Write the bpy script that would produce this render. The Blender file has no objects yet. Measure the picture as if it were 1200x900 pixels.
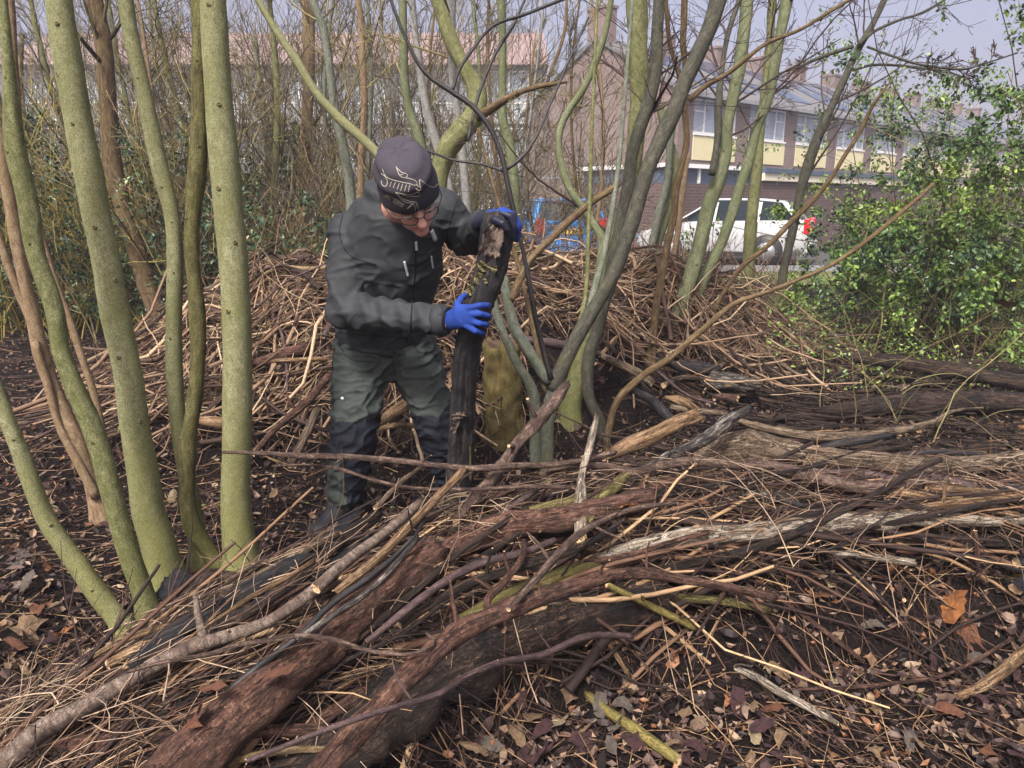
import bpy, math, random
import numpy as np
from mathutils import Vector, Matrix, noise
from mathutils.bvhtree import BVHTree
R = math.radians
rs = np.random.RandomState(11)
random.seed(5)
sc = bpy.context.scene
COL = sc.collection
# ------------------------------------------------------------------ camera
PITCH = R(14.2); CAMZ = 1.4; FPX = 832.0
cam = bpy.data.objects.new('camera', bpy.data.cameras.new('camera')); COL.objects.link(cam)
cam.location = (0, 0, CAMZ); cam.rotation_euler = (math.pi/2 - PITCH, 0, 0)
cam.data.sensor_width = 36; cam.data.lens = 36*FPX/1200; cam.data.clip_end = 3000; cam.data.clip_start = .05
sc.camera = cam
# ------------------------------------------------------------------ light: overcast
SUN_EL, SUN_AZ = R(52), R(200)
w = bpy.data.worlds.new('World'); sc.world = w; w.use_nodes = True
nt = w.node_tree; nt.nodes.clear()
wo = nt.nodes.new('ShaderNodeOutputWorld'); bg = nt.nodes.new('ShaderNodeBackground')
bg2 = nt.nodes.new('ShaderNodeBackground'); addn = nt.nodes.new('ShaderNodeAddShader')
sky = nt.nodes.new('ShaderNodeTexSky'); sky.sky_type = 'NISHITA'; sky.sun_disc = False
sky.sun_elevation = SUN_EL; sky.sun_rotation = SUN_AZ; sky.air_density = 1.0; sky.dust_density = 9.0; sky.air_density = .6; sky.ozone_density = .4
nt.links.new(sky.outputs[0], bg.inputs[0]); bg.inputs[1].default_value = 0.05
# cloud deck: an even overcast layer over the sky
tc = nt.nodes.new('ShaderNodeTexCoord'); nz = nt.nodes.new('ShaderNodeTexNoise'); nz.inputs['Scale'].default_value = 1.6
nz.inputs['Detail'].default_value = 4
rp = nt.nodes.new('ShaderNodeValToRGB'); rp.color_ramp.elements[0].color = (.50, .46, .60, 1); rp.color_ramp.elements[1].color = (.68, .63, .74, 1)
rp.color_ramp.elements[0].position = .3; rp.color_ramp.elements[1].position = .7
nt.links.new(tc.outputs['Generated'], nz.inputs['Vector']); nt.links.new(nz.outputs[0], rp.inputs[0]); nt.links.new(rp.outputs[0], bg2.inputs[0])
bg2.inputs[1].default_value = .125
nt.links.new(bg.outputs[0], addn.inputs[0]); nt.links.new(bg2.outputs[0], addn.inputs[1]); nt.links.new(addn.outputs[0], wo.inputs[0])
sl = bpy.data.lights.new('sun', 'SUN'); sl.energy = 1.5; sl.angle = R(10); sl.color = (1, .955, .88)
so = bpy.data.objects.new('sun', sl); COL.objects.link(so)
# light comes from up, behind the camera and a little left
_d = Vector((math.sin(SUN_AZ)*math.cos(SUN_EL), math.cos(SUN_AZ)*math.cos(SUN_EL), math.sin(SUN_EL)))
so.rotation_euler = _d.to_track_quat('Z', 'Y').to_euler()
sc.view_settings.view_transform = 'Standard'; sc.view_settings.look = 'None'
sc.view_settings.exposure = 1.85; sc.view_settings.gamma = 1
# ------------------------------------------------------------------ pixel -> world helpers (photo pixels, 1200x900)
CP, SP = math.cos(PITCH), math.sin(PITCH)
def ray(px, py):
    a = (px-600)/FPX; u = (450-py)/FPX
    return np.array([a, CP+u*SP, -SP+u*CP])
def PY(px, py, Y):
    d = ray(px, py); t = Y/d[1]; return np.array([d[0]*t, Y, CAMZ+d[2]*t])
def PH(px, py, h):
    d = ray(px, py); t = (h-CAMZ)/d[2]; return np.array([d[0]*t, d[1]*t, h])
def zc(p): return p[1]*CP-(p[2]-CAMZ)*SP
def w2r(wpx, p): return wpx*.5/FPX*zc(p)
# ------------------------------------------------------------------ mesh helpers
def tag(o, label=None, cat=None, group=None, kind=None):
    if label: o['label'] = label
    if cat: o['category'] = cat
    if group: o['group'] = group
    if kind: o['kind'] = kind
    return o
def mesh(V, F, attrs=None, mi=None, smooth=True, name='m'):
    V = np.asarray(V, np.float32); me = bpy.data.meshes.new(name)
    if not isinstance(F, list) or (len(F) and not hasattr(F[0], 'shape')):
        F4 = [f for f in F if len(f) == 4]; F3 = [f for f in F if len(f) == 3]; Fn = [f for f in F if len(f) > 4]
        groups = [np.array(g, np.int32) for g in (F4, F3) if g] + [np.array([f], np.int32) for f in Fn]
    else: groups = [np.asarray(g, np.int32) for g in F if len(g)]
    tot = sum(g.size for g in groups); npol = sum(len(g) for g in groups)
    me.vertices.add(len(V)); me.vertices.foreach_set('co', V.ravel())
    me.loops.add(tot); me.loops.foreach_set('vertex_index', np.concatenate([g.ravel() for g in groups]))
    me.polygons.add(npol)
    ls = []; off = 0
    for g in groups:
        ls.append(off+np.arange(len(g))*g.shape[1]); off += g.size
    me.polygons.foreach_set('loop_start', np.concatenate(ls).astype(np.int32))
    me.polygons.foreach_set('use_smooth', np.full(npol, bool(smooth)))
    if mi is not None: me.polygons.foreach_set('material_index', np.asarray(mi, np.int32))
    for k, a in (attrs or {}).items():
        a = np.asarray(a, np.float32)
        at = me.attributes.new(k, 'FLOAT' if a.ndim == 1 else 'FLOAT_VECTOR', 'POINT')
        at.data.foreach_set('value' if a.ndim == 1 else 'vector', a.ravel())
    me.update(calc_edges=True); me.validate()
    return me
def link(name, me, mats=None, parent=None, loc=None, kind=None):
    o = bpy.data.objects.new(name, me); COL.objects.link(o)
    if me is not None and mats is not None and not me.materials:
        for m in (mats if isinstance(mats, (list, tuple)) else [mats]): me.materials.append(m)
    if parent: o.parent = parent
    if loc is not None: o.location = loc
    if kind: o['kind'] = kind
    return o
def empty(name, loc, label=None, cat=None, group=None, rz=0):
    o = bpy.data.objects.new(name, None); COL.objects.link(o); o.location = loc; o.rotation_euler = (0, 0, rz)
    o.empty_display_size = .1
    return tag(o, label, cat, group)
def unit(a): return a/np.maximum(np.linalg.norm(a, axis=-1, keepdims=True), 1e-9)
def tubes(P, Rr, S=4, caps=False, bump=0, u0=0):
    """P (N,K,3) centre lines, Rr (N,K) radii -> verts, faces, bark coords. vectorised"""
    P = np.asarray(P, float); Rr = np.asarray(Rr, float); N, K, _ = P.shape
    T = np.empty_like(P); T[:, 1:-1] = P[:, 2:]-P[:, :-2]; T[:, 0] = P[:, 1]-P[:, 0]; T[:, -1] = P[:, -1]-P[:, -2]
    T = unit(T)
    mt = unit(P[:, -1]-P[:, 0]); ref = np.where(np.abs(mt[:, 2:3]) > .7, np.array([[1., .13, 0]]), np.array([[0, 0.1, 1.]]))
    A = unit(np.cross(T, ref[:, None, :])); B = np.cross(T, A)
    ang = np.arange(S)*2*math.pi/S; ca, sa = np.cos(ang), np.sin(ang)
    rad = Rr[:, :, None]*np.ones(S)
    if bump is not 0 and not np.isscalar(bump): rad = rad*bump
    V = P[:, :, None, :]+rad[..., None]*(A[:, :, None, :]*ca[None, None, :, None]+B[:, :, None, :]*sa[None, None, :, None])
    seg = np.linalg.norm(np.diff(P, axis=1), axis=2); L = np.concatenate([np.zeros((N, 1)), np.cumsum(seg, 1)], 1)+u0
    bc = np.stack([rad*ca, rad*sa, np.repeat(L[:, :, None], S, 2)], -1)
    k = np.arange(K-1)[:, None]; s = np.arange(S)[None, :]
    q = np.stack([k*S+s, k*S+(s+1) % S, (k+1)*S+(s+1) % S, (k+1)*S+s], -1).reshape(-1, 4)
    F = (q[None]+(np.arange(N)*K*S)[:, None, None]).reshape(-1, 4)
    return V.reshape(-1, 3), F, bc.reshape(-1, 3)
def crom(pts, K):
    """smooth resample of a list of points (any columns) to K points"""
    p = np.asarray(pts, float); n = len(p)
    if n == 2: 
        t = np.linspace(0, 1, K)[:, None]; return p[0]*(1-t)+p[1]*t
    d = np.concatenate([[0], np.cumsum(np.maximum(np.linalg.norm(np.diff(p[:, :3], axis=0), axis=1), 1e-6))])
    m = np.gradient(p, d, axis=0)
    t = np.linspace(0, d[-1], K); i = np.clip(np.searchsorted(d, t, 'right')-1, 0, n-2)
    h = (d[i+1]-d[i]); s = ((t-d[i])/h)[:, None]; h = h[:, None]
    return ((2*s**3-3*s**2+1)*p[i]+(s**3-2*s**2+s)*h*m[i]+(-2*s**3+3*s**2)*p[i+1]+(s**3-s**2)*h*m[i+1])
def rough(K, S, amp, ka=2.5, kl=.6, seed=0, fine=0):
    """smooth random factor field K x S (periodic round S)"""
    r = np.random.RandomState(seed); f = np.ones((K, S)); a = np.arange(S)*2*math.pi/S; k = np.arange(K)
    for j in range(9):
        n = r.randint(0, 5); f += amp*.4*r.randn()*np.cos(n*a[None, :]+r.rand()*6.28+np.sin(k[:, None]*kl*r.rand()+r.rand()*6)*1.5)*np.cos(k[:, None]*kl*r.uniform(.3, 1.6)+r.rand()*6.28)
    if fine: f += fine*r.randn(K, S)
    return np.clip(f, .5, 1.6)
def tube_obj(name, pts, mats, parent=None, K=None, S=14, amp=.08, fine=.02, u0=0, capped=True, ragged=0, seed=None):
    """pts rows x,y,z,r: one log, trunk or stick, ends closed with the second material"""
    p = np.asarray(pts, float)
    L = np.linalg.norm(np.diff(p[:, :3], axis=0), axis=1).sum()
    if K is None: K = int(np.clip(L/max(.03, p[:, 3].mean()*1.0), 8, 90))
    q = crom(p, K); seed = rs.randint(1e6) if seed is None else seed
    r = np.maximum(q[:, 3], .0006)
    base = q[0, :3].copy()
    bmp = rough(K, S, amp, seed=seed, fine=fine)[None]
    V, F, bc = tubes((q[:, :3]-base)[None], r[None], S, bump=bmp, u0=u0)
    if ragged:
        rr = np.random.RandomState(seed); t0 = unit(q[1, :3]-q[0, :3]); t1 = unit(q[-1, :3]-q[-2, :3])
        V[:S] -= t0*(rr.rand(S, 1)*ragged*r[0]); V[-S:] += t1*(rr.rand(S, 1)*ragged*r[-1])
    FF = [F]; mi = [np.zeros(len(F), int)]
    if capped:
        n = len(V); t0 = unit(q[1, :3]-q[0, :3]); t1 = unit(q[-1, :3]-q[-2, :3])
        V = np.vstack([V, q[0, :3]-base+t0*r[0]*.12, q[-1, :3]-base-t1*r[-1]*.12]); bc = np.vstack([bc, [0, 0, 0], [0, 0, L]])
        s = np.arange(S); e = (K-1)*S
        tr = np.vstack([np.stack([np.full(S, n), (s+1) % S, s], 1), np.stack([np.full(S, n+1), e+s, e+(s+1) % S], 1)])
        FF.append(tr); mi.append(np.full(2*S, 1 if isinstance(mats, (list, tuple)) and len(mats) > 1 else 0))
    me = mesh(V, FF, {'bc': bc, 'rnd': np.full(len(V), rs.rand())}, np.concatenate(mi), True, name)
    if capped: 
        sm = np.ones(len(me.polygons), bool); sm[-2*S:] = False; me.polygons.foreach_set('use_smooth', sm)
    return link(name, me, mats, parent, base)
class Box:
    """collects faces; build() links them as one mesh"""
    def __init__(s): s.V = []; s.F = []
    def add(s, V, F):
        n = len(s.V); s.V += [tuple(v) for v in V]; s.F += [tuple(i+n for i in f) for f in F]; return s
    def box(s, a, b, M=None):
        x0, y0, z0 = a; x1, y1, z1 = b
        V = [(x0, y0, z0), (x1, y0, z0), (x1, y1, z0), (x0, y1, z0), (x0, y0, z1), (x1, y0, z1), (x1, y1, z1), (x0, y1, z1)]
        return s.add(V, [(0, 3, 2, 1), (4, 5, 6, 7), (0, 1, 5, 4), (1, 2, 6, 5), (2, 3, 7, 6), (3, 0, 4, 7)])
    def build(s, name, mat, parent=None, smooth=False, loc=None, bev=0):
        me = bpy.data.meshes.new(name); me.from_pydata(s.V, [], s.F); me.update()
        if smooth: me.polygons.foreach_set('use_smooth', [True]*len(me.polygons))
        o = link(name, me, mat, parent, loc)
        if bev:
            m = o.modifiers.new('b', 'BEVEL'); m.width = bev; m.segments = 2; m.limit_method = 'ANGLE'
        return o
# ------------------------------------------------------------------ materials
def srgb(r, g, b): return tuple(((c/255)/12.92 if c <= 10 else ((c/255+.055)/1.055)**2.4) for c in (r, g, b))
class NT:
    def __init__(s, name):
        s.m = bpy.data.materials.new(name); s.m.use_nodes = True; s.t = s.m.node_tree; s.b = s.t.nodes['Principled BSDF']
    def n(s, typ, **kw):
        x = s.t.nodes.new(typ)
        for k, v in kw.items():
            if hasattr(x, k) and k not in ('Scale',): setattr(x, k, v)
        return x
    def l(s, a, b): s.t.links.new(a, b)
    def coord(s, attr=None, scale=(1, 1, 1)):
        if attr: x = s.n('ShaderNodeAttribute'); x.attribute_name = attr; o = x.outputs['Vector']
        else: x = s.n('ShaderNodeTexCoord'); o = x.outputs['Object']
        mp = s.n('ShaderNodeMapping'); mp.inputs['Scale'].default_value = scale; s.l(o, mp.inputs['Vector']); return mp.outputs[0]
    def noise(s, vec, scale=1, detail=6, rough=.6, dist=0):
        x = s.n('ShaderNodeTexNoise'); x.inputs['Scale'].default_value = scale; x.inputs['Detail'].default_value = detail
        x.inputs['Roughness'].default_value = rough; x.inputs['Distortion'].default_value = dist
        s.l(vec, x.inputs['Vector']); return x.outputs[0]
    def ramp(s, fac, stops):
        x = s.n('ShaderNodeValToRGB'); e = x.color_ramp.elements
        while len(e) < len(stops): e.new(.5)
        for i, (p, c) in enumerate(stops):
            e[i].position = p; e[i].color = (*c, 1) if not np.isscalar(c) else (c, c, c, 1)
        s.l(fac, x.inputs[0]); return x.outputs[0]
    def mix(s, fac, a, b, mode='MIX'):
        x = s.n('ShaderNodeMix'); x.data_type = 'RGBA'; x.blend_type = mode
        if np.isscalar(fac): x.inputs[0].default_value = fac
        else: s.l(fac, x.inputs[0])
        for i, v in ((6, a), (7, b)):
            if isinstance(v, tuple): x.inputs[i].default_value = (*v, 1)
            else: s.l(v, x.inputs[i])
        return x.outputs[2]
    def math(s, op, a, b=0.):
        x = s.n('ShaderNodeMath'); x.operation = op
        for i, v in ((0, a), (1, b)):
            if np.isscalar(v): x.inputs[i].default_value = v
            else: s.l(v, x.inputs[i])
        return x.outputs[0]
    def bump(s, h, strength=.5, dist=.01, prev=None):
        x = s.n('ShaderNodeBump'); x.inputs['Strength'].default_value = strength; x.inputs['Distance'].default_value = dist
        s.l(h, x.inputs['Height'])
        if prev is not None: s.l(prev, x.inputs['Normal'])
        return x.outputs[0]
    def out(s, col=None, rough=.8, normal=None, spec=.3, metal=0):
        if col is not None:
            if isinstance(col, tuple): s.b.inputs['Base Color'].default_value = (*col, 1)
            else: s.l(col, s.b.inputs['Base Color'])
        if np.isscalar(rough): s.b.inputs['Roughness'].default_value = rough
        else: s.l(rough, s.b.inputs['Roughness'])
        s.b.inputs['Specular IOR Level'].default_value = spec; s.b.inputs['Metallic'].default_value = metal
        if normal is not None: s.l(normal, s.b.inputs['Normal'])
        return s.m
def bark(name, dark, mid, light, patch=None, sa=70, sl=9, bump=.6, dist=.006, rough=.85, spec=.25, patch_pos=(.55, .68), lent=0, moss=None, moss_h=.9, dirt=None, rings=0, cracks=0):
    t = NT(name); v = t.coord('bc', (sa, sa, sl)); n1 = t.noise(v, 1, 9, .74, .5)
    col = t.ramp(n1, [(.36, dark), (.5, mid), (.65, light)])
    v2 = t.coord('bc', (14, 14, 5)); n2 = t.noise(v2, 1, 5, .6)
    if patch: col = t.mix(t.ramp(n2, [(patch_pos[0], 0.), (patch_pos[1], 1.)]), col, patch)
    hgt = n1
    if lent:
        v3 = t.coord('bc', (18, 18, 160)); n3 = t.noise(v3, 1, 4, .6); f = t.ramp(n3, [(.62, 0.), (.70, 1.)])
        col = t.mix(t.math('MULTIPLY', f, lent), col, tuple(c*.35 for c in mid)); hgt = t.math('SUBTRACT', n1, t.math('MULTIPLY', f, .4))
    if rings:
        v6 = t.coord('bc', (2, 2, 75)); n6 = t.noise(v6, 1, 2, .4); col = t.mix(t.math('MULTIPLY', t.ramp(n6, [(.64, 0.), (.69, 1.)]), rings), col, (.20, .14, .04))
    if cracks:
        v7 = t.coord('bc', (55, 55, 5.5)); n7 = t.noise(v7, 1, 5, .65, .6); ab = t.math('ABSOLUTE', t.math('SUBTRACT', n7, .5)); f7 = t.ramp(ab, [(0.0, 1.), (.028, 0.)])
        col = t.mix(t.math('MULTIPLY', f7, cracks), col, tuple(c*.25 for c in dark)); hgt = t.math('SUBTRACT', hgt, t.math('MULTIPLY', f7, .7*cracks))
    if dirt:
        v4 = t.coord('bc', (11, 11, 3.)); n4 = t.noise(v4, 1, 6, .62, .5); col = t.mix(t.ramp(n4, [(.42, 0.), (.66, .8)]), col, dirt)
    if moss:
        a = t.n('ShaderNodeAttribute'); a.attribute_name = 'bc'; sep = t.n('ShaderNodeSeparateXYZ'); t.l(a.outputs['Vector'], sep.inputs[0])
        mr = t.n('ShaderNodeMapRange'); mr.inputs[1].default_value = .0; mr.inputs[2].default_value = moss_h; mr.inputs[3].default_value = 1.15; mr.inputs[4].default_value = 0.0
        t.l(sep.outputs[2], mr.inputs[0]); v5 = t.coord('bc', (9, 9, 6)); n5 = t.noise(v5, 1, 5, .6)
        f = t.math('MULTIPLY', mr.outputs[0], t.ramp(n5, [(.25, .35), (.62, 1.)])); col = t.mix(f, col, moss)
    vf = t.coord('bc', (260, 260, 200)); nf = t.noise(vf, 1, 3, .6); col = t.mix(t.ramp(nf, [(.38, .75), (.58, 0.)]), col, tuple(c*.35 for c in mid))
    nb = t.bump(hgt, min(1, bump*1.3), dist*1.6, t.bump(nf, .5, .0025))
    return t.out(col, rough, nb, spec)
def plain(name, col, rough=.7, spec=.3, metal=0, var=.25, scale=8, bump=.15, dist=.004, emit=None):
    t = NT(name); n = t.noise(t.coord(None), scale, 5, .6)
    c = t.ramp(n, [(.3, tuple(x*(1-var) for x in col)), (.7, tuple(min(1, x*(1+var)) for x in col))])
    return t.out(c, rough, t.bump(n, bump, dist), spec, metal)
M = {}
# smooth young bark (pale, green, grey, brown, dark)
M['bark_pale'] = bark('bark_pale', (.15, .15, .075), (.25, .25, .135), (.34, .34, .21), (.21, .21, .085), 45, 30, .25, .003, .8, .2, (.5, .75), .35, (.17, .17, .045), .9, rings=.55, dirt=(.15, .16, .06))
M['bark_olive'] = bark('bark_olive', (.075, .08, .03), (.165, .17, .075), (.26, .26, .14), (.10, .11, .035), 45, 26, .3, .003, .8, .2, (.5, .7), .3, (.12, .125, .04), .7)
M['bark_crook'] = bark('bark_crook', (.045, .042, .018), (.11, .10, .04), (.2, .19, .085), (.14, .15, .035), 50, 14, .4, .004, .8, .2, (.55, .75), .2, (.11, .12, .03), .5)
M['bark_grey'] = bark('bark_grey', (.075, .085, .07), (.16, .175, .14), (.25, .26, .21), (.11, .13, .07), 45, 24, .3, .003, .8, .2, (.5, .7), .3, (.13, .12, .05), .45)
M['bark_dark'] = bark('bark_dark', (.03, .03, .022), (.065, .064, .048), (.125, .12, .09), (.11, .11, .05), 45, 24, .3, .003, .75, .25, (.55, .75), .3, (.16, .15, .06), .5)  # dark grey bark, the stems' own colour
M['bark_brown'] = bark('bark_brown', (.06, .04, .02), (.15, .10, .055), (.27, .2, .12), (.2, .15, .06), 60, 14, .5, .004, .85, .2, (.5, .7), .2, cracks=0.5)
M['bark_tan'] = bark('bark_tan', (.13, .08, .045), (.26, .18, .11), (.38, .29, .2), (.2, .15, .07), 50, 20, .4, .003, .8, .2, (.5, .7), .3)
M['bark_green'] = bark('bark_green', (.09, .105, .055), (.175, .195, .11), (.27, .285, .18), (.13, .14, .06), 45, 26, .3, .003, .8, .2, (.5, .7), .3, (.13, .14, .045), .6, dirt=(.10, .115, .055))
M['bark_silver'] = bark('bark_silver', (.16, .16, .15), (.28, .28, .27), (.38, .38, .37), (.2, .2, .16), 40, 26, .3, .003, .8, .2, (.5, .7), .4)
M['bark_black'] = bark('bark_black', (.008, .007, .009), (.016, .014, .016), (.05, .042, .04), None, 50, 16, .4, .003, .5, .5)
# dead wood
M['log_red'] = bark('log_red', (.03, .014, .011), (.15, .072, .05), (.34, .19, .13), (.38, .27, .22), 75, 38, 1., .009, .8, .3, (.60, .66), .3, dirt=(.07, .042, .036), cracks=0.8)
M['log_brown'] = bark('log_brown', (.035, .022, .02), (.13, .085, .068), (.30, .215, .165), (.07, .045, .04), 55, 30, .7, .005, .8, .25, (.5, .62), .3, cracks=0.5)
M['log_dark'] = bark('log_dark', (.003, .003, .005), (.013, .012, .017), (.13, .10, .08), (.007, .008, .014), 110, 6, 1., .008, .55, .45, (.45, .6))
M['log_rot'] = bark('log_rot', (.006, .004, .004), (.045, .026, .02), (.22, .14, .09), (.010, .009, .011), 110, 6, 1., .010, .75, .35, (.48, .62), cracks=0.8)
M['log_grey'] = bark('log_grey', (.04, .028, .02), (.18, .13, .09), (.38, .3, .22), (.07, .05, .04), 100, 6, .9, .006, .85, .2, (.55, .68), cracks=0.8)
M['log_tan'] = bark('log_tan', (.05, .028, .015), (.23, .14, .078), (.48, .34, .21), (.10, .055, .03), 100, 6, .8, .005, .8, .2, (.55, .68), cracks=0.6)
M['log_white'] = bark('log_white', (.08, .06, .045), (.36, .30, .235), (.60, .54, .46), (.12, .065, .03), 90, 10, .9, .006, .8, .2, (.52, .62), cracks=0.8)
M['log_birch'] = bark('log_birch', (.06, .042, .036), (.18, .135, .11), (.33, .27, .225), (.075, .045, .038), 26, 90, .7, .005, .8, .2, (.5, .62), .7)
M['log_olive'] = bark('log_olive', (.05, .045, .012), (.16, .14, .05), (.3, .27, .12), (.08, .05, .02), 60, 10, .7, .005, .8, .2, (.5, .65), cracks=0.6)
M['log_yellow'] = bark('log_yellow', (.05, .04, .015), (.17, .14, .045), (.34, .27, .1), (.09, .055, .025), 50, 12, .5, .004, .75, .2, (.55, .7))
M['log_purple'] = bark('log_purple', (.02, .012, .014), (.075, .045, .045), (.17, .11, .105), (.03, .02, .022), 60, 22, .6, .004, .6, .4, (.5, .65))
M['log_char'] = bark('log_char', (.012, .011, .014), (.06, .05, .045), (.42, .38, .33), (.36, .24, .07), 80, 12, .9, .006, .7, .3, (.6, .68), cracks=0.7)
M['log_moss'] = bark('log_moss', (.05, .04, .014), (.13, .11, .04), (.27, .24, .10), (.09, .09, .03), 70, 10, .8, .006, .9, .15, (.5, .65))
def cutmat(name, a, b):
    t = NT(name); at = t.n('ShaderNodeAttribute'); at.attribute_name = 'bc'
    sep = t.n('ShaderNodeSeparateXYZ'); t.l(at.outputs['Vector'], sep.inputs[0])
    x2 = t.math('MULTIPLY', sep.outputs[0], sep.outputs[0]); y2 = t.math('MULTIPLY', sep.outputs[1], sep.outputs[1])
    r = t.math('SQRT', t.math('ADD', x2, y2)); nn = t.noise(t.coord('bc', (60, 60, 60)), 1, 4)
    rr = t.math('SINE', t.math('ADD', t.math('MULTIPLY', r, 1400), t.math('MULTIPLY', nn, 4)))
    c = t.ramp(t.math('ADD', t.math('MULTIPLY', rr, .3), nn), [(.2, a), (.8, b)])
    return t.out(c, .9, t.bump(nn, .6, .004), .2)
M['cut'] = cutmat('cut_wood', (.25, .15, .08), (.62, .46, .29))
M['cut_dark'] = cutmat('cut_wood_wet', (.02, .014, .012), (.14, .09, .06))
def twigmat(name, stops, rough=.75):
    t = NT(name); a = t.n('ShaderNodeAttribute'); a.attribute_name = 'rnd'
    c = t.ramp(a.outputs['Fac'], stops); n = t.noise(t.coord('bc', (300, 300, 40)), 1, 5, .65)
    c = t.mix(t.ramp(n, [(.35, 0.), (.7, .6)]), c, (.05, .03, .02)); return t.out(c, rough, t.bump(n, .4, .002), .25)
M['twig'] = twigmat('dead_twigs', [(.0, (.008, .006, .008)), (.35, (.032, .018, .017)), (.6, (.11, .058, .04)), (.82, (.30, .18, .10)), (1., (.60, .42, .24))])
M['twig_pale'] = twigmat('pale_twigs', [(.0, (.015, .010, .010)), (.3, (.07, .042, .032)), (.62, (.21, .13, .085)), (.86, (.42, .29, .185)), (1., (.64, .49, .33))])
M['twig_grey'] = twigmat('grey_twigs', [(.0, (.08, .07, .06)), (.5, (.2, .18, .15)), (1., (.36, .33, .27))])
M['twig_tan'] = twigmat('tan_twigs', [(.0, (.10, .06, .045)), (.5, (.27, .18, .125)), (1., (.56, .43, .31))])
M['twig_dark'] = twigmat('dark_twigs', [(.0, (.02, .013, .014)), (.5, (.05, .034, .034)), (1., (.12, .08, .07))])
M['twig_live'] = twigmat('live_twigs', [(.0, (.04, .03, .02)), (.4, (.12, .10, .045)), (.75, (.25, .215, .09)), (1., (.38, .34, .15))])
M['twig_yellow'] = twigmat('yellow_twigs', [(.0, (.09, .07, .012)), (.5, (.27, .22, .045)), (1., (.44, .37, .10))])
def leafmat(name, stops, rough=.55, spec=.35, trans=0):
    t = NT(name); a = t.n('ShaderNodeAttribute'); a.attribute_name = 'rnd'
    c = t.ramp(a.outputs['Fac'], stops); n = t.noise(t.coord(None), 60, 5, .65)
    c = t.mix(t.ramp(n, [(.4, 0.), (.75, .5)]), c, (.03, .02, .015)); m = t.out(c, rough, t.bump(n, .4, .003), spec)
    if trans: t.b.inputs['Transmission Weight'].default_value = 0
    return m
M['litter'] = leafmat('leaf_litter', [(0, (.008, .006, .008)), (.25, (.025, .015, .018)), (.48, (.09, .055, .05)), (.72, (.20, .135, .105)), (.85, (.27, .19, .13)), (.94, (.24, .10, .045)), (1, (.40, .32, .22))], .6, .35)
M['green'] = leafmat('evergreen_leaves', [(0, (.014, .04, .018)), (.3, (.04, .10, .028)), (.62, (.12, .21, .035)), (1, (.26, .36, .06))], .4, .5)
M['green_dk'] = leafmat('dark_evergreen_leaves', [(0, (.012, .035, .018)), (.5, (.03, .075, .035)), (.85, (.06, .12, .045)), (1, (.13, .17, .04))], .4, .5)
# ------------------------------------------------------------------ terrain
PILE = np.array([PH(-60, 915, .2), PH(40, 850, .25), PH(220, 742, .35), PH(400, 655, .42), PH(560, 600, .46), PH(700, 575, .46), PH(900, 565, .45), PH(1200, 562, .42), PH(1450, 562, .4)])
PH_H = np.array([.12, .2, .3, .37, .42, .45, .45, .42, .40])
PH_W = np.array([.30, .34, .40, .42, .42, .42, .42, .42, .42])
def pile_q(x, y):
    """distance to pile spine, height and width of pile there, spine parameter"""
    x = np.asarray(x, float); y = np.asarray(y, float); best = np.full(x.shape, 1e9); hh = np.zeros(x.shape); ww = np.ones(x.shape); tt = np.zeros(x.shape)
    for i in range(len(PILE)-1):
        a, b = PILE[i, :2], PILE[i+1, :2]; d = b-a; L = d@d
        t = np.clip(((x-a[0])*d[0]+(y-a[1])*d[1])/L, 0, 1); dx = x-a[0]-t*d[0]; dy = y-a[1]-t*d[1]; q = np.hypot(dx, dy)
        m = q < best; best = np.where(m, q, best); hh = np.where(m, PH_H[i]*(1-t)+PH_H[i+1]*t, hh); ww = np.where(m, PH_W[i]*(1-t)+PH_W[i+1]*t, ww); tt = np.where(m, i+t, tt)
    return best, hh, ww, tt
def pile_h(x, y):
    q, h, w_, t = pile_q(x, y); s = np.clip(1-(q/w_)**2, 0, 1); return h*s**.6
HEAPS = [(-.85, 5.05, 1.75, 1.0, 1.0), (1.0, 6.0, 1.3, .9, .88), (2.3, 6.7, .9, .7, .25), (-1.9, 4.6, .9, .8, .35)]
def heap_h(x, y):
    h = 0
    for cx, cy, rx, ry, hh in HEAPS:
        q = ((x-cx)/rx)**2+((y-cy)/ry)**2; h = np.maximum(h, hh*np.exp(-q*q*.95))
    return h*(.97+.13*np.sin(x*4.3+1.3*np.sin(y*4.1))*np.cos(y*4.7+x*1.9)+.10*np.sin(x*2.1+.8)+.07*np.sin(x*11.3+y*8.1))
def ground_h(x, y):
    b = .018*np.sin(x*5.1+1)*np.cos(y*4.3)+.012*np.sin(x*11.7+y*7)+.008*np.sin(y*23+x*3)*np.sin(x*19)
    near = np.clip(1-(np.hypot(x, y-3)-10)/8, 0, 1)
    return (b*near+pile_h(x, y)*.45+heap_h(x, y)*.84)*near
def grid(xs, ys, f):
    X, Y = np.meshgrid(xs, ys); Z = f(X, Y); V = np.stack([X, Y, Z], -1).reshape(-1, 3); nx, ny = len(xs), len(ys)
    i = np.arange(ny-1)[:, None]*nx+np.arange(nx-1)[None]; F = np.stack([i, i+1, i+nx+1, i+nx], -1).reshape(-1, 4); return V, F
xs = np.concatenate([[-1500, -600, -250, -120, -60, -35, -22, -15], np.arange(-11, -3, .2), np.arange(-3, 3.5, .035), np.arange(3.5, 11, .2), [15, 22, 35, 60, 120, 250, 600, 1500]])
ys = np.concatenate([[-40, -15, -6, -2, 0], np.arange(.6, 7.6, .035), np.arange(7.6, 18, .25), [20, 24, 30, 40, 60, 100, 250, 600, 1500]])
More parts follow.
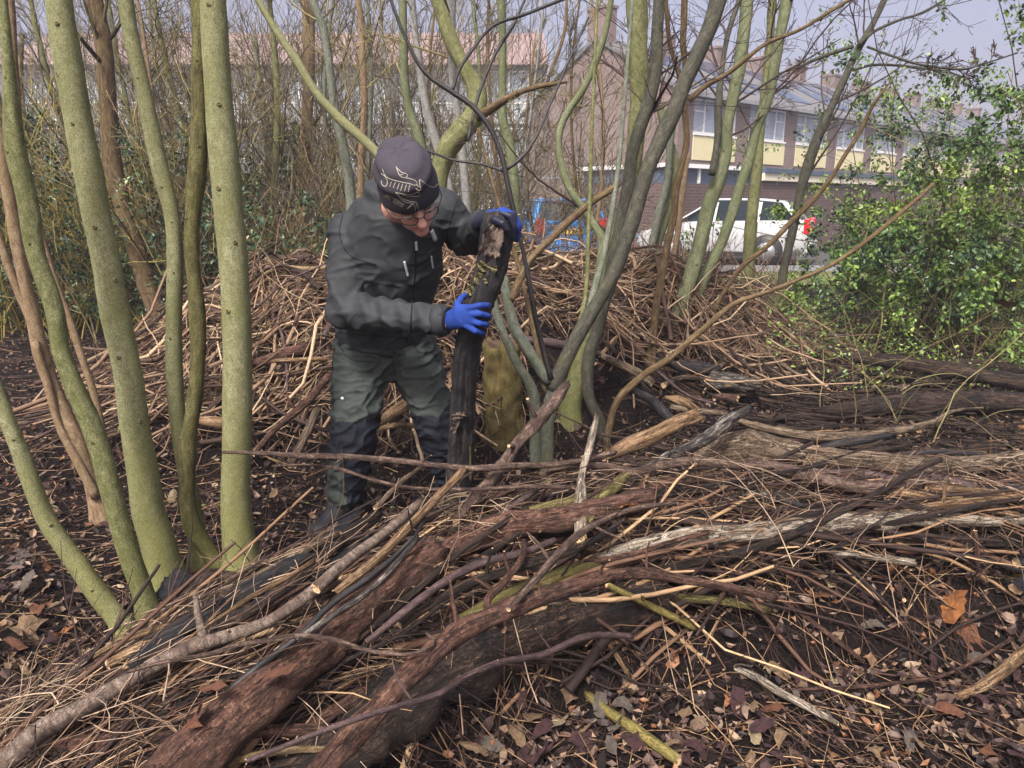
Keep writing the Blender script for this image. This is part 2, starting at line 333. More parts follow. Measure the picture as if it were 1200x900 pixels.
def gh2(X, Y):
    z = ground_h(X, Y); n = np.zeros_like(z); m = (np.abs(X) < 5) & (Y < 8)
    n[m] = [noise.noise(Vector((a*14, b*14, 0)))*.018+noise.noise(Vector((a*45, b*45, 3)))*.008 for a, b in zip(X[m], Y[m])]; return z+n
V, F = grid(xs, ys, gh2)
t = NT('forest_floor'); o_ = t.coord(None); n1 = t.noise(o_, 9, 8, .7, .3); n2 = t.noise(o_, 70, 6, .7); n3 = t.noise(o_, .35, 3)
c = t.ramp(n2, [(.3, (.003, .002, .003)), (.52, (.016, .010, .010)), (.7, (.06, .038, .03)), (.82, (.17, .12, .085))])
c = t.mix(t.ramp(n1, [(.35, .0), (.7, .7)]), c, (.009, .006, .006))
t.out(c, .8, t.bump(n2, 1., .03, t.bump(n1, .7, .04)), .15); M['floor'] = t.m
ground = link('ground', mesh(V, [F], name='ground'), M['floor'], kind='structure')
# grass verge and street beyond the wood
t = NT('verge_grass'); n = t.noise(t.coord(None), 3, 8, .7); n2 = t.noise(t.coord(None), 60, 4)
t.out(t.mix(t.ramp(n2, [(.4, 0.), (.7, .5)]), t.ramp(n, [(.3, (.05, .07, .02)), (.6, (.16, .17, .06)), (.8, (.28, .24, .13))]), (.03, .04, .012)), .9, t.bump(n2, .8, .03)); M['grass'] = t.m
def sheet(name, poly, z, mat):
    return link(name, mesh([(x, y, z) for x, y in poly], [np.array([list(range(len(poly)))])], name=name), mat, kind='structure')
# ------------------------------------------------------------------ the terrace: frame along the street
OX, OY = 6.99, 28.7; DV = np.array([.767, .642]); BV = np.array([-.642, .767])
def frame_empty(name, s, b, label, cat, group=None, z=0):
    e = empty(name, (OX+s*DV[0]+b*BV[0], OY+s*DV[1]+b*BV[1], z), label, cat, group, math.atan2(DV[1], DV[0])); return e
t = NT('brick_wall'); oc = t.coord(None)
def brickmat(name, a, b, m, sc_=1.0, sq=False):
    t = NT(name); x = t.n('ShaderNodeTexBrick'); g = t.n('ShaderNodeNewGeometry'); tcx = t.n('ShaderNodeTexCoord'); sp = t.n('ShaderNodeSeparateXYZ'); t.l(tcx.outputs['Object'], sp.inputs[0])
    cmb = t.n('ShaderNodeCombineXYZ'); t.l(t.math('ADD', sp.outputs[0], sp.outputs[1]), cmb.inputs[0]); t.l(sp.outputs[2], cmb.inputs[1])
    t.l(cmb.outputs[0], x.inputs['Vector']); x.inputs['Color1'].default_value = (*a, 1); x.inputs['Color2'].default_value = (*b, 1); x.inputs['Mortar'].default_value = (*m, 1)
    x.inputs['Scale'].default_value = 1; x.inputs['Brick Width'].default_value = .22*sc_; x.inputs['Row Height'].default_value = .072*sc_; x.inputs['Mortar Size'].default_value = .011; x.inputs['Mortar Smooth'].default_value = .3
    n = t.noise(t.coord(None), .8, 4); c = t.mix(t.ramp(n, [(.3, 0.), (.7, .35)]), x.outputs[0], tuple(v*.6 for v in a))
    return t.out(c, .9, t.bump(x.outputs['Fac'], -.5, .01), .15)
bpy.data.materials.remove(t.m)
M['brick_pink'] = brickmat('brick_purple_red', (.165, .115, .11), (.20, .14, .13), (.25, .21, .20))
M['brick_dark'] = brickmat('brick_dark_brown', (.085, .055, .055), (.11, .072, .068), (.15, .12, .11), 1.2)
M['roof_grey'] = plain('roof_tile_grey', (.13, .13, .14), .8, .2, var=.2, scale=3)
M['roof_red'] = plain('roof_tile_red', (.23, .165, .16), .85, .2, var=.2, scale=3)
M['white'] = plain('white_paint', (.74, .74, .74), .5, .4, var=.05)
M['cream'] = plain('cream_panel', (.62, .56, .34), .7, .3, var=.06)
M['trim'] = plain('dark_blue_trim', (.06, .09, .14), .5, .4)
M['fascia'] = plain('cream_fascia_board', (.6, .55, .45), .6, .3, var=.06)
M['gutter'] = plain('grey_gutter', (.22, .23, .25), .6, .4)
M['pot'] = plain('chimney_pot_clay', (.3, .29, .3), .8, .2)
t = NT('window_glass'); nn = t.noise(t.coord(None), .6, 3); t.out(t.ramp(nn, [(.35, (.13, .17, .23)), (.65, (.34, .40, .48))]), .08, None, .9); M['glass'] = t.m
M['curtain'] = plain('net_curtain', (.5, .53, .56), .8)
t = NT('solar_panel'); t.out((.03, .05, .10), .12, None, 1.0); M['solar'] = t.m
M['band'] = plain('pale_blue_band', (.42, .47, .53), .6, .3, var=.12, scale=1.5)
M['pale_panel'] = plain('pale_cladding', (.36, .41, .46), .6, .3, var=.1, scale=1.5)
PITCHW, NB = 3.78, 12
ordn = ['first', 'second', 'third', 'fourth', 'fifth', 'sixth', 'seventh', 'eighth', 'ninth', 'tenth', 'eleventh', 'twelfth']
def terrace_house(i):
    s0 = -1.03+i*PITCHW if i else -1.03; w_ = PITCHW-.004; D = 8.6; EZ, RZ = 5.5, 7.85
    lab = 'end terraced house with the windowless purple-red brick gable' if i == 0 else f'{ordn[i]} house along the brick terrace, counting from the blank brick gable'
    e = frame_empty('terraced_house', s0, 0, lab, 'house', 'houses of the brick terrace')
    # front wall round the openings (local x along street, y into house)
    wx0, wx1 = .93, w_; wz = [(1.0, 2.35), (4.05, 5.32)]
    b = Box(); z = 0
    for z0, z1 in wz + [(EZ, EZ)]:
        b.box((0 if z == 0 else wx0, 0, z), (w_, .3, z0 if z0 < EZ else EZ)) if z0 > z else None; z = z1
    b.box((0, 0, 1.0), (wx0, .3, EZ-.001)) if True else None
    # gable ends: end wall closed up to the roof
    xg0, xg1 = 0, .3
    b.box((0, .3, 0), (.3, D, EZ)); b.box((.3, D-.3, 0), (w_, D, EZ))
    n = len(b.V); b.add([(0, 0, EZ), (0, D, EZ), (0, D/2, RZ-.05), (.3, 0, EZ), (.3, D, EZ), (.3, D/2, RZ-.05)], [(0, 2, 1), (3, 4, 5), (0, 3, 5, 2), (2, 5, 4, 1)])
    b.build('wall', M['brick_pink'], e)
    # roof: two slopes with thickness and overhang
    ov = .35; sl = (RZ-EZ)/(D/2); zo = EZ-sl*ov; x0 = -.12 if i == 0 else 0
    r = Box().add([(x0, -ov, zo), (w_, -ov, zo), (w_, D/2, RZ), (x0, D/2, RZ), (w_, D+ov, zo), (x0, D+ov, zo),
                   (x0, -ov, zo+.14), (w_, -ov, zo+.14), (w_, D/2, RZ+.14), (x0, D/2, RZ+.14), (w_, D+ov, zo+.14), (x0, D+ov, zo+.14)],
                  [(6, 7, 8, 9), (9, 8, 10, 11), (0, 3, 2, 1), (3, 5, 4, 2), (0, 1, 7, 6), (4, 5, 11, 10), (0, 6, 9, 3), (3, 9, 11, 5), (1, 2, 8, 7), (2, 4, 10, 8)]).build('roof', M['roof_grey'], e)
    Box().box((x0, -ov-.1, zo-.02), (w_, -ov-.003, zo+.12)).build('gutter', M['gutter'], e)
    # chimney across the party line
    big = i == 0; cx0, cw, cd = (0.0, .55, 1.1) if big else (.1, .62, .85); ch = 1.15 if big else .62
    c_ = Box().box((cx0, D/2-cd/2, RZ-.4), (cx0+cw, D/2+cd/2, RZ+ch)).box((cx0-.05, D/2-cd/2-.05, RZ+ch), (cx0+cw+.05, D/2+cd/2+.05, RZ+ch+.1)).build('chimney', M['brick_pink'], e)
    for k in (-1, 1):
        V, F, bc = tubes([[(cx0+cw/2, D/2+k*.22, RZ+ch+.1), (cx0+cw/2, D/2+k*.22, RZ+ch+.35), (cx0+cw/2, D/2+k*.22, RZ+ch+.42)]], [[.1, .085, .11]], 10)
        link('chimney_pot', mesh(V, [F], name='pot'), M['pot'], c_)
    # solar panels on the front slope
    for k in range(3):
        for j in range(2):
            if (i*7+k*3+j) % 5 == 0: continue
            xa = .95+k*.9 if not big else 1.0+k*.85; y0 = .35+j*1.75; y1 = y0+1.65; f = lambda y: EZ+sl*y+.19
            link('solar_panel', mesh([(xa, y0, f(y0)), (xa+.84, y0, f(y0)), (xa+.84, y1, f(y1)), (xa, y1, f(y1)), (xa, y0, f(y0)-.04), (xa+.84, y0, f(y0)-.04), (xa+.84, y1, f(y1)-.04), (xa, y1, f(y1)-.04)],
                 [np.array([(0, 1, 2, 3), (0, 4, 5, 1), (1, 5, 6, 2), (2, 6, 7, 3), (3, 7, 4, 0), (4, 7, 6, 5)])], smooth=False), M['solar'], r)
    # windows: frame and panes, cream panel underneath
    for z0, z1 in wz:
        fr = Box(); fw = .07
        cols = [wx0, wx0+.75, wx1-.75, wx1]
        fr.box((wx0, .05, z0), (wx1, .14, z0+fw)); fr.box((wx0, .05, z1-fw), (wx1, .14, z1))
        for cxx in cols: fr.box((min(max(cxx-fw/2, wx0), wx1-fw), .052, z0+fw), (min(max(cxx-fw/2, wx0), wx1-fw)+fw, .138, z1-fw))
        for a_, b_ in ((0, 1), (2, 3)): fr.box((cols[a_]+fw/2+.03, .054, z1-.48), (cols[b_]-fw/2-.03, .136, z1-.43))
        f_ = fr.build('window', M['white'], e)
        for a_, b_ in ((0, 1), (1, 2), (2, 3)):
            Box().box((cols[a_]+fw/2, .09, z0+fw), (cols[b_]-fw/2, .105, z1-fw)).build('pane', M['glass'], f_)
        Box().box((wx0-.02, -.07, z0-.07), (wx1, .049, z0-.002)).build('sill', M['white'], f_)
    Box().box((wx0, -.03, 3.07), (wx1, -.003, 3.97)).build('cream_panel', M['cream'], e)
    Box().box((0.001 if i else -.02, .31, 2.5), (w_, D-.31, 2.6)).build('floor_slab', M['gutter'], e)
    return e
for i in range(NB): terrace_house(i)
# garages in front of the terrace
def at_street(px, depth_z, h):  # point on garage line
    pass
g0 = PY(742, 240, 24.2)
GX, GY = 0, -5.2   # local offset (towards the camera) from the terrace front
e = frame_empty('garage_block', -8.1, GY, 'long low garage block of dark brown brick with a cream fascia', 'garage block')
L1 = 4.0
Box().box((0, 0, 0), (L1, 3.2, 1.95)).build('wall', M['brick_dark'], e)
Box().box((L1+.004, -.3, 0), (46, 3.2, 2.08)).build('wall', M['brick_dark'], e)
Box().box((0, .06, 1.954), (L1, 3.1, 2.35)).build('window', M['trim'], e)
for k in range(4): Box().box((.2+k*1.15, -.01, 1.96), (.27+k*1.15, .055, 2.35)).build('mullion', M['white'], e)
Box().box((-.1, -.1, 2.354), (L1, 3.3, 2.46)).build('roof_edge', M['white'], e)
Box().box((L1+.004, -.4, 2.084), (46.1, 3.3, 2.30)).build('fascia', M['fascia'], e)
Box().box((L1+.004, -.45, 2.304), (46.2, 3.4, 2.44)).build('roof_edge', M['trim'], e)
# far pale building with the red roof, behind the thicket on the left
e = empty('apartment_building', (-24, 36, 0), 'long pale clad apartment building with a dull red roof behind the bare trees', 'building')
Wd = 25.4
Box().box((0, .25, 0), (Wd, 10, 7.8)).build('wall', M['pale_panel'], e)
Box().add([(-.3, -.4, 7.7), (Wd+.3, -.4, 7.7), (Wd+.3, 5, 10.2), (-.3, 5, 10.2), (Wd+.3, 10.4, 7.7), (-.3, 10.4, 7.7)], [(0, 1, 2, 3), (3, 2, 4, 5), (0, 3, 5), (1, 4, 2), (0, 5, 4, 1)]).build('roof', M['roof_red'], e)
for f in range(3):
    Box().box((0, 0, 2.55*f+.05), (Wd, .25, 2.55*f+.9)).build('balcony_band', M['band'], e)
    for k in range(10):
        x0 = .4+k*2.5
        fr = Box().box((x0, .14, 2.55*f+.95), (x0+1.9, .246, 2.55*f+1.02)).box((x0, .14, 2.55*f+2.35), (x0+1.9, .246, 2.55*f+2.42)).box((x0, .14, 2.55*f+1.022), (x0+.06, .246, 2.55*f+2.348)).box((x0+.93, .14, 2.55*f+1.022), (x0+.99, .246, 2.55*f+2.348)).box((x0+1.84, .14, 2.55*f+1.022), (x0+1.9, .246, 2.55*f+2.348)).build('window', M['white'], e)
        Box().box((x0+.062, .19, 2.55*f+1.022), (x0+.928, .2, 2.55*f+2.348)).build('pane', M['glass'], fr); Box().box((x0+.992, .19, 2.55*f+1.022), (x0+1.838, .2, 2.55*f+2.348)).build('pane', M['glass'], fr)
t = NT('asphalt'); nn = t.noise(t.coord(None), 40, 6, .7); t.out(t.ramp(nn, [(.3, (.04, .04, .042)), (.7, (.075, .073, .072))]), .85, t.bump(nn, .4, .01)); M['asphalt'] = t.m
sheet('grass_verge', [(-40, 12.6), (60, 12.6), (60, 15.2), (-40, 15.2)], .03, M['grass'])
sheet('road', [(-40, 15.25), (70, 15.25), (70, 21.5), (-40, 21.5)], .034, M['asphalt'])
sheet('grass_bank', [(-40, 21.6), (8, 21.6), (60, 60), (20, 80), (-40, 80)], .026, M['grass'])
Box().box((-40, 15.12, -.05), (70, 15.24, .14)).build('kerb', M['gutter'])['kind'] = 'structure'
# ------------------------------------------------------------------ cars
M['car_white'] = plain('car_paint_white', (.38, .39, .41), .35, .5, var=.03, bump=0)
M['car_blue'] = plain('car_paint_blue', (.02, .22, .62), .25, .6, var=.05, bump=0)
M['car_dark'] = plain('car_black_plastic', (.02, .02, .022), .5, .4)
M['tyre'] = plain('tyre_rubber', (.018, .018, .018), .8, .2)
M['rim'] = plain('alloy_rim', (.45, .46, .48), .35, .5, metal=.8)
t = NT('car_glass'); t.out((.02, .03, .04), .12, None, .35); M['car_glass'] = t.m
t = NT('tail_light_red'); t.out((.55, .01, .02), .2, None, .7); M['red'] = t.m
M['plate'] = plain('number_plate_yellow', (.75, .5, .05), .5, .4, var=.03)
M['letters'] = plain('plate_letters', (.02, .02, .02), .5)
def car(name, loc, rz, paint, label, L=4.35, estate=True):
    """body lofted along local x; rear at +x"""
    e = empty(name, loc, label, 'car', None, rz)
    # stations: x, half width, bottom z, bonnet/belt z
    st = [(-L/2, .62, .35, .58), (-L/2+.12, .78, .25, .72), (-L/2+.5, .85, .2, .82), (-L/2+1.05, .87, .2, .95), (-.5, .88, .2, .98), (.5, .88, .2, 1.0), (L/2-.6, .87, .2, 1.02), (L/2-.12, .83, .28, 1.02), (L/2, .76, .38, .98)]
    V = []; F = []
    for x, h, b_, t_ in st:
        V += [(x, -h*.9, b_), (x, -h, b_+.12), (x, -h*1.0, (b_+t_)/2), (x, -h*.93, t_-.04), (x, -h*.8, t_), (x, h*.8, t_), (x, h*.93, t_-.04), (x, h, (b_+t_)/2), (x, h, b_+.12), (x, h*.9, b_)]
    n = 10
    for i in range(len(st)-1):
        for k in range(n): F.append((i*n+k, i*n+(k+1) % n, (i+1)*n+(k+1) % n, (i+1)*n+k))
    F.append(tuple(range(n))); F.append(tuple(reversed(range((len(st)-1)*n, len(st)*n))))
    body = Box().add(V, F).build('body', paint, e, smooth=True, bev=.02)
    # greenhouse: pillars and roof
    xr = L/2-.12
    lo = [(-L/2+1.0, .72), (-.55, .79), (.6, .79), (xr, .74)]; 
    pr = [(-L/2+1.0, .985, .72), (-L/2+1.75, 1.42, .6), (-.2, 1.5, .62), (.9, 1.49, .62), (L/2-.55, 1.43, .6), (xr, 1.0, .72)]
    def ring(x, z, h): return [(x, -h, z), (x, h, z)]
    roof = Box(); V = []; F = []
    for x, z, h in pr[1:5]: V += [(x, -h, z-.03), (x, -h*.8, z+.01), (x, h*.8, z+.01), (x, h, z-.03), (x, h*.9, z-.09), (x, -h*.9, z-.09)]
    for i in range(3):
        for k in range(6): F.append((i*6+k, i*6+(k+1) % 6, (i+1)*6+(k+1) % 6, (i+1)*6+k))
    F.append(tuple(range(6))); F.append(tuple(reversed(range(18, 24)))); roof.add(V, F)
    roof.build('roof', paint, e, smooth=True)
    G_ = Box(); V = []; F = []
    for x, z, h in pr: V += [(x, -h*1.02, .96), (x, h*1.02, .96), (x, h*.985, z-.035), (x, -h*.985, z-.035)]
    for i in range(len(pr)-1):
        for k in range(4): F.append((i*4+k, i*4+(k+1) % 4, (i+1)*4+(k+1) % 4, (i+1)*4+k))
    F.append((0, 1, 2, 3)); F.append((23, 22, 21, 20)); G_.add(V, F).build('windows', M['car_glass'], e)
    for s in (-1, 1):
        def pil(xa, xb, xc, xd): # bottom xa-xb, top xc-xd
            b_ = Box(); zt = 1.42; y0, y1 = s*.83, s*.66
            V = [(xa, y0, .97), (xb, y0, .97), (xd, y1, zt), (xc, y1, zt), (xa, y0*.94, .97), (xb, y0*.94, .97), (xd, y1*.93, zt), (xc, y1*.93, zt)]
            b_.add(V, [(0, 1, 2, 3), (4, 7, 6, 5), (0, 3, 7, 4), (1, 5, 6, 2)]); return b_
        P_ = [(-L/2+1.0, -L/2+1.06, -L/2+1.72, -L/2+1.79), (-.10, -.05, -.07, -.02), (.84, .93, .86, .95), (xr-.12, xr, L/2-.62, L/2-.5)]
        for p in P_: pil(*p).build('pillar', paint, e)
        for wx in (-L/2+.85, L/2-.85):
            a = np.linspace(0, 2*math.pi, 21)[:-1]
            V, F, _ = tubes([[(wx, s*.66, .32), (wx, s*.67, .32), (wx, s*.87, .32), (wx, s*.885, .32)]], [[.27, .32, .32, .27]], 20); 
            wh = link('wheel', mesh(V, [F], name='tyre'), M['tyre'], e)
            V, F, _ = tubes([[(wx, s*.80, .32), (wx, s*.893, .32), (wx, s*.90, .32)]], [[.21, .21, .02]], 20); link('rim', mesh(V, [F], name='rim'), M['rim'], wh)
        Box().box((L/2-.10, min(s*.60, s*.80), .72), (L/2+.015, max(s*.60, s*.80), 1.06)).build('tail_light', M['red'], e, bev=.02)
        Box().box((-.95, min(s*.86, s*1.02), .95), (-.8, max(s*.86, s*1.02), 1.07)).build('wing_mirror', paint, e, bev=.03)
        Box().box((-L/2-.005, min(s*.45, s*.7), .56), (-L/2+.1, max(s*.45, s*.7), .68)).build('headlight', M['glass'], e, bev=.02)
    for s in (-1, 1):
        for xx in (-.07, .9): Box().box((xx-.006, min(s*.84, s*.888), .3), (xx+.006, max(s*.84, s*.888), .95)).build('door_gap', M['car_dark'], e)
        for xx in (-.3, .68): Box().box((xx, min(s*.86, s*.905), .84), (xx+.16, max(s*.86, s*.905), .87)).build('door_handle', paint, e, bev=.01)
        Box().box((-L/2+1.3, min(s*.85, s*.90), .2), (L/2-1.3, max(s*.85, s*.90), .30)).build('sill', M['car_dark'], e)
        for wx in (-L/2+.85, L/2-.85):
            V, F, _ = tubes([[(wx, s*.5, .34), (wx, s*.86, .34), (wx, s*.881, .34), (wx, s*.883, .34)]], [[.37, .37, .365, .1]], 24); link('wheel_arch', mesh(V, [F], name='arch'), M['car_dark'], e)
    Box().box((L/2-.05, -.8, .3), (L/2+.1, .8, .55)).build('bumper', paint if estate else M['car_dark'], e, bev=.04)
    pl = Box().box((L/2+.005, -.28, .74), (L/2+.03, .28, .86)).build('number_plate', M['plate'], e); lt = Box()
    for k in range(6): lt.box((L/2+.031, -.23+k*.08, .765), (L/2+.034, -.19+k*.08, .835))
    lt.build('plate_characters', M['letters'], pl)
    return e
p = PY(846, 262, 17.6)
car('parked_car', (p[0]+.05, 17.6, .034), R(-27), M['car_white'], 'white estate car parked in front of the garages, red tail light towards us', 3.95)
p = PY(655, 275, 16.9)
car('parked_car', (p[0], 17.9, .034), R(-84), M['car_blue'], 'bright blue car seen from behind through the bare twigs beside the brick gable', 4.0)
# ------------------------------------------------------------------ branching
def rnd_dirs(T, ang, r):
    ref = r.randn(*T.shape); X = unit(np.cross(T, ref)); a = ang[..., None]
    return unit(T*np.cos(a)+X*np.sin(a))
def curve_from(p0, d, L, K, bend, up, r):
    """(N,3),(N,3),(N,) -> (N,K,3) wandering curves"""
    N = len(p0); P = np.zeros((N, K, 3)); P[:, 0] = p0; dd = d.copy(); st = (L/(K-1))[:, None]
    for k in range(1, K):
        dd = unit(dd+r.randn(N, 3)*bend+np.array([0, 0, up])); P[:, k] = P[:, k-1]+dd*st
    return P
def children(P, Rr, m, tlo, thi, ang, lr, K, rr, bend, up, r, rmin=.0009):
    N, K0, _ = P.shape; idx = np.repeat(np.arange(N), m); n = len(idx)
    t = r.uniform(tlo, thi, n)*(K0-1); i = np.minimum(t.astype(int), K0-2); f = (t-i)[:, None]
    p0 = P[idx, i]*(1-f)+P[idx, i+1]*f; T = unit(P[idx, i+1]-P[idx, i]); d = rnd_dirs(T, r.uniform(ang[0], ang[1], n), r)
    L = r.uniform(lr[0], lr[1], n)*np.linalg.norm(P[idx, -1]-P[idx, 0], axis=1)*(1.1-.6*t/(K0-1))
    C = curve_from(p0, d, L, K, bend, up, r); R0 = Rr[idx, i]*rr*r.uniform(.6, 1., n); RR = R0[:, None]*np.linspace(1, .3, K)[None]
    return C, np.maximum(RR, rmin)
def join_tubes(sets, S=3, rndr=None):
    VV, FF, BB, RN = [], [], [], []; off = 0
    for (P, Rr, s) in sets:
        V, F, B = tubes(P, Rr, s); VV.append(V); FF.append(F+off); BB.append(B); off += len(V)
        RN.append(np.repeat(rs.rand(len(P)), P.shape[1]*s))
    return np.vstack(VV), np.vstack(FF), np.vstack(BB), np.concatenate(RN)
def twigs_obj(name, sets, mat, parent=None, kind='stuff', base=(0, 0, 0)):
    V, F, B, RN = join_tubes(sets)
    return link(name, mesh(V-np.array(base), [F], {'bc': B, 'rnd': RN}, name=name), mat, parent, None if parent else base, kind)
LEAF_V = np.array([(0, 0, 0), (.3, .18, .05), (.7, .19, .02), (1, 0, -.1), (.7, -.19, .02), (.3, -.18, .05), (.35, 0, -.02), (.7, 0, -.05)])
LEAF_F = np.array([(0, 6, 1), (1, 6, 7), (1, 7, 2), (2, 7, 3), (0, 5, 6), (5, 4, 7), (5, 7, 6), (4, 3, 7)])
LEAF_S = np.array([(0, 0, 0), (.5, .2, .05), (1, 0, -.08), (.5, -.2, .05), (.5, 0, -.03)]); LEAF_SF = np.array([(0, 4, 1), (1, 4, 2), (2, 4, 3), (3, 4, 0)])
def scatter_leaves(name, P, size, mat, parent=None, base=(0, 0, 0), flat=0., r=rs, width=1., colr=None, droop=0, curl=0., simple=False):
    LV, LF = (LEAF_S, LEAF_SF) if simple else (LEAF_V, LEAF_F); m_ = len(LV)
    n = len(P); d = unit(r.randn(n, 3)*np.array([1, 1, 1-flat*.9])+np.array([0, 0, -droop])); nrm = unit(r.randn(n, 3)*(1-flat*.75)+np.array([0, 0, 1.2]))
    b = unit(np.cross(nrm, d)); nrm = np.cross(d, b); s = size*r.uniform(.6, 1.35, n)
    c = (r.rand(n)*curl)[:, None]; T = np.repeat(LV[None], n, 0).copy(); T[:, :, 2] += c*((T[:, :, 0]-.5)**2*2+(T[:, :, 1]*3)**2*.8)-c*.3
    W = (T[:, :, 0:1]*d[:, None]+T[:, :, 1:2]*width*b[:, None]+T[:, :, 2:3]*nrm[:, None])*s[:, None, None]+P[:, None]
    V = W.reshape(-1, 3)-np.array(base); F = (LF[None]+(np.arange(n)*m_)[:, None, None]).reshape(-1, 3)
    rn = np.repeat(r.rand(n) if colr is None else colr, m_)
    return link(name, mesh(V, [F], {'rnd': rn}, smooth=False, name=name), mat, parent, None if parent else base, 'stuff')
# ------------------------------------------------------------------ traced trees
def traced(pts, Y0, Y1=None, K=60, S=20, up=1.2):
    """pts (px,py,width px) from top to bottom -> rows x,y,z,r from the ground up; Y at base Y0, Y at top Y1"""
    pts = list(pts)[::-1]; Y1 = Y0 if Y1 is None else Y1; y0, y1 = pts[0][1], pts[-1][1]; rows = []
    for px, py, wp in pts:
        f = (y0-py)/(y0-y1+1e-6); p = PY(px, py, Y0+(Y1-Y0)*f); rows.append([*p, w2r(wp, p)])
    if up and pts[-1][1] <= 12:
        a, b_ = np.array(rows[-2]), np.array(rows[-1]); d = unit((b_-a)[:3]); 
        rows.append([*(b_[:3]+d*up*.5), b_[3]*.85]); rows.append([*(b_[:3]+d*up+np.array([0, 0, .1])), b_[3]*.7])
    return rows
def base_Y(px, py): return PH(px, py, 0)[1]
def trunk_tree(name, label, traces, mat, Y=None, Y1=None, group=None, cat='tree', stubs=(), crown=0, S=18, root=True, amp=.05, cmat='twig_live', clen=1.0):
    """traces: list of (pts,Y0,Y1,mat or None); first one's base is the thing's base"""
    e = None; seed = rs.randint(1e6); r = np.random.RandomState(seed); allP = []
    for i, tr in enumerate(traces):
        pts, Y0, Y1_ = tr[0], tr[1], tr[2]; m = M[tr[3]] if len(tr) > 3 and tr[3] else M[mat]
        if Y0 is None: Y0 = base_Y(pts[-1][0], pts[-1][1])
        rows = traced(pts, Y0, Y1_)
        if i == 0:
            if root:
                a = np.array(rows[0]); rows[0][3] *= 1.25
                rows.insert(0, [a[0], a[1], a[2]-.12, a[3]*1.6])
            b0 = rows[0][:3]; e = empty(name, tuple(b0), label, cat, group)
        q = [[x[0]-b0[0], x[1]-b0[1], x[2]-b0[2], x[3]] for x in rows]
        L = np.linalg.norm(np.diff(np.array(q)[:, :3], axis=0), axis=1).sum()
        tube_obj('trunk' if i == 0 else 'limb', q, [m], e, K=int(min(110, max(20, L/.035))), S=S if q[0][3] > .012 else 9, amp=amp, fine=.012, u0=0 if i == 0 else 1.)
        allP.append(crom(q, 24))
        if tr is traces[0] or (len(tr) > 4 and tr[4]):
            for (sx, sy, side) in (stubs if i == 0 else ()):
                k = np.array(rows); 
                # stub: knot on the trunk at photo height sy
                zz = [abs(PY(sx, sy, row[1])[2]-row[2]) for row in crom(rows, 120)]
                row = crom(rows, 120)[int(np.argmin(zz))]; c = row[:3]-np.array(b0); rad = row[3]
                dr = unit(np.array([side*.9, -math.sqrt(max(0.05, 1-side*side*.8)), .25]))
                tube_obj('branch_scar', [[*(c+dr*rad*.7), rad*.26], [*(c+dr*rad*1.0), rad*.2], [*(c+dr*rad*1.12), rad*.11]], [m, M['cut_dark']], e, K=5, S=9, amp=.2)
    if crown:
        PP = np.stack([p[:, :3] for p in allP]); RR = np.stack([p[:, 3] for p in allP])
        rm = .0003*zc(np.array(b0)); C1, R1 = children(PP, RR, crown+2, .3, 1, (.5, 1.1), (.12*clen, .45*clen), 9, .33, .12, .05, r, rm*1.6)
        C2, R2 = children(C1, R1, 6, .15, 1, (.4, .9), (.3, .75), 6, .5, .14, .05, r, rm*1.2)
        C3, R3 = children(C2, R2, 4, .2, 1, (.3, .9), (.3, .75), 5, .6, .14, .05, r, rm)
        V, F, B, RN = join_tubes([(C1, R1, 5), (C2, R2, 3), (C3, R3, 3)])
        link('twigs', mesh(V, [F], {'bc': B, 'rnd': RN}, name='twigs'), M[cmat], e, kind='stuff')
    return e
# left group
T1 = [(4,0,9),(12,100,15),(19,177,22),(32,233,22),(43,300,20),(65,367,20),(72,410,19),(86,450,21),(108,500,23),(119,533,23),(132,583,23),(149,643,24),(169,700,25),(177,737,30)]
T2 = [(69,0,28),(76,50,31),(85,100,31),(93,150,30),(103,200,32),(113,250,31),(123,300,31),(135,367,32),(149,433,31),(158,500,32),(167,550,34),(174,600,36),(184,633,38),(191,660,42),(193,690,52)]
T3 = [(147,0,18),(155,50,17),(167,100,17),(177,150,19),(188,200,20),(201,250,17),(205,300,18),(204,367,18),(204,433,19),(209,500,18),(219,560,18),(226,600,20),(233,640,23),(236,668,27)]
T4 = [(236,-5,22),(235,50,19),(233,100,18),(234,150,19),(231,200,21),(226,250,18),(225,300,17),(228,333,17),(231,367,17),(232,417,17),(230,450,18),(226,483,16),(220,517,19),(219,550,18),(221,600,19),(231,627,20),(247,650,20),(262,676,24)]
T5 = [(250,0,29),(252,50,30),(255,100,31),(259,150,32),(264,200,34),(268,250,33),(273,300,33),(276,350,33),(278,400,33),(278,500,33),(277,600,34),(280,633,38),(283,658,44),(284,680,52)]
T6 = [(-30,380,14),(-14,430,15),(0,467,16),(12,500,17),(31,550,19),(50,600,20),(72,637,21),(95,667,22),(118,700,24),(143,733,26),(150,750,32)]
trunk_tree('young_tree', 'dark olive green trunk at the far left edge, leaning right down to the logs', [(T1, None, None)], 'bark_olive', stubs=[(12,95,.0),(14,185,-.4),(60,410,-.9),(118,520,.1),(41,285,.1)], amp=.05)
trunk_tree('young_tree', 'thick pale grey-green trunk leaning left, with dark knots and ring marks', [(T2, None, None)], 'bark_pale', stubs=[(84,40,.2),(72,95,-.5),(95,145,.1),(118,267,.2),(147,423,.1),(90,210,-.95),(125,330,.9),(174,490,.9),(158,500,-.9)], amp=.035)
trunk_tree('young_tree', 'slim pale trunk just left of the dark crooked one', [(T3, None, None)], 'bark_pale', stubs=[(162,98,0),(187,220,0),(200,263,.3),(205,320,.3),(198,400,.0)], amp=.04)
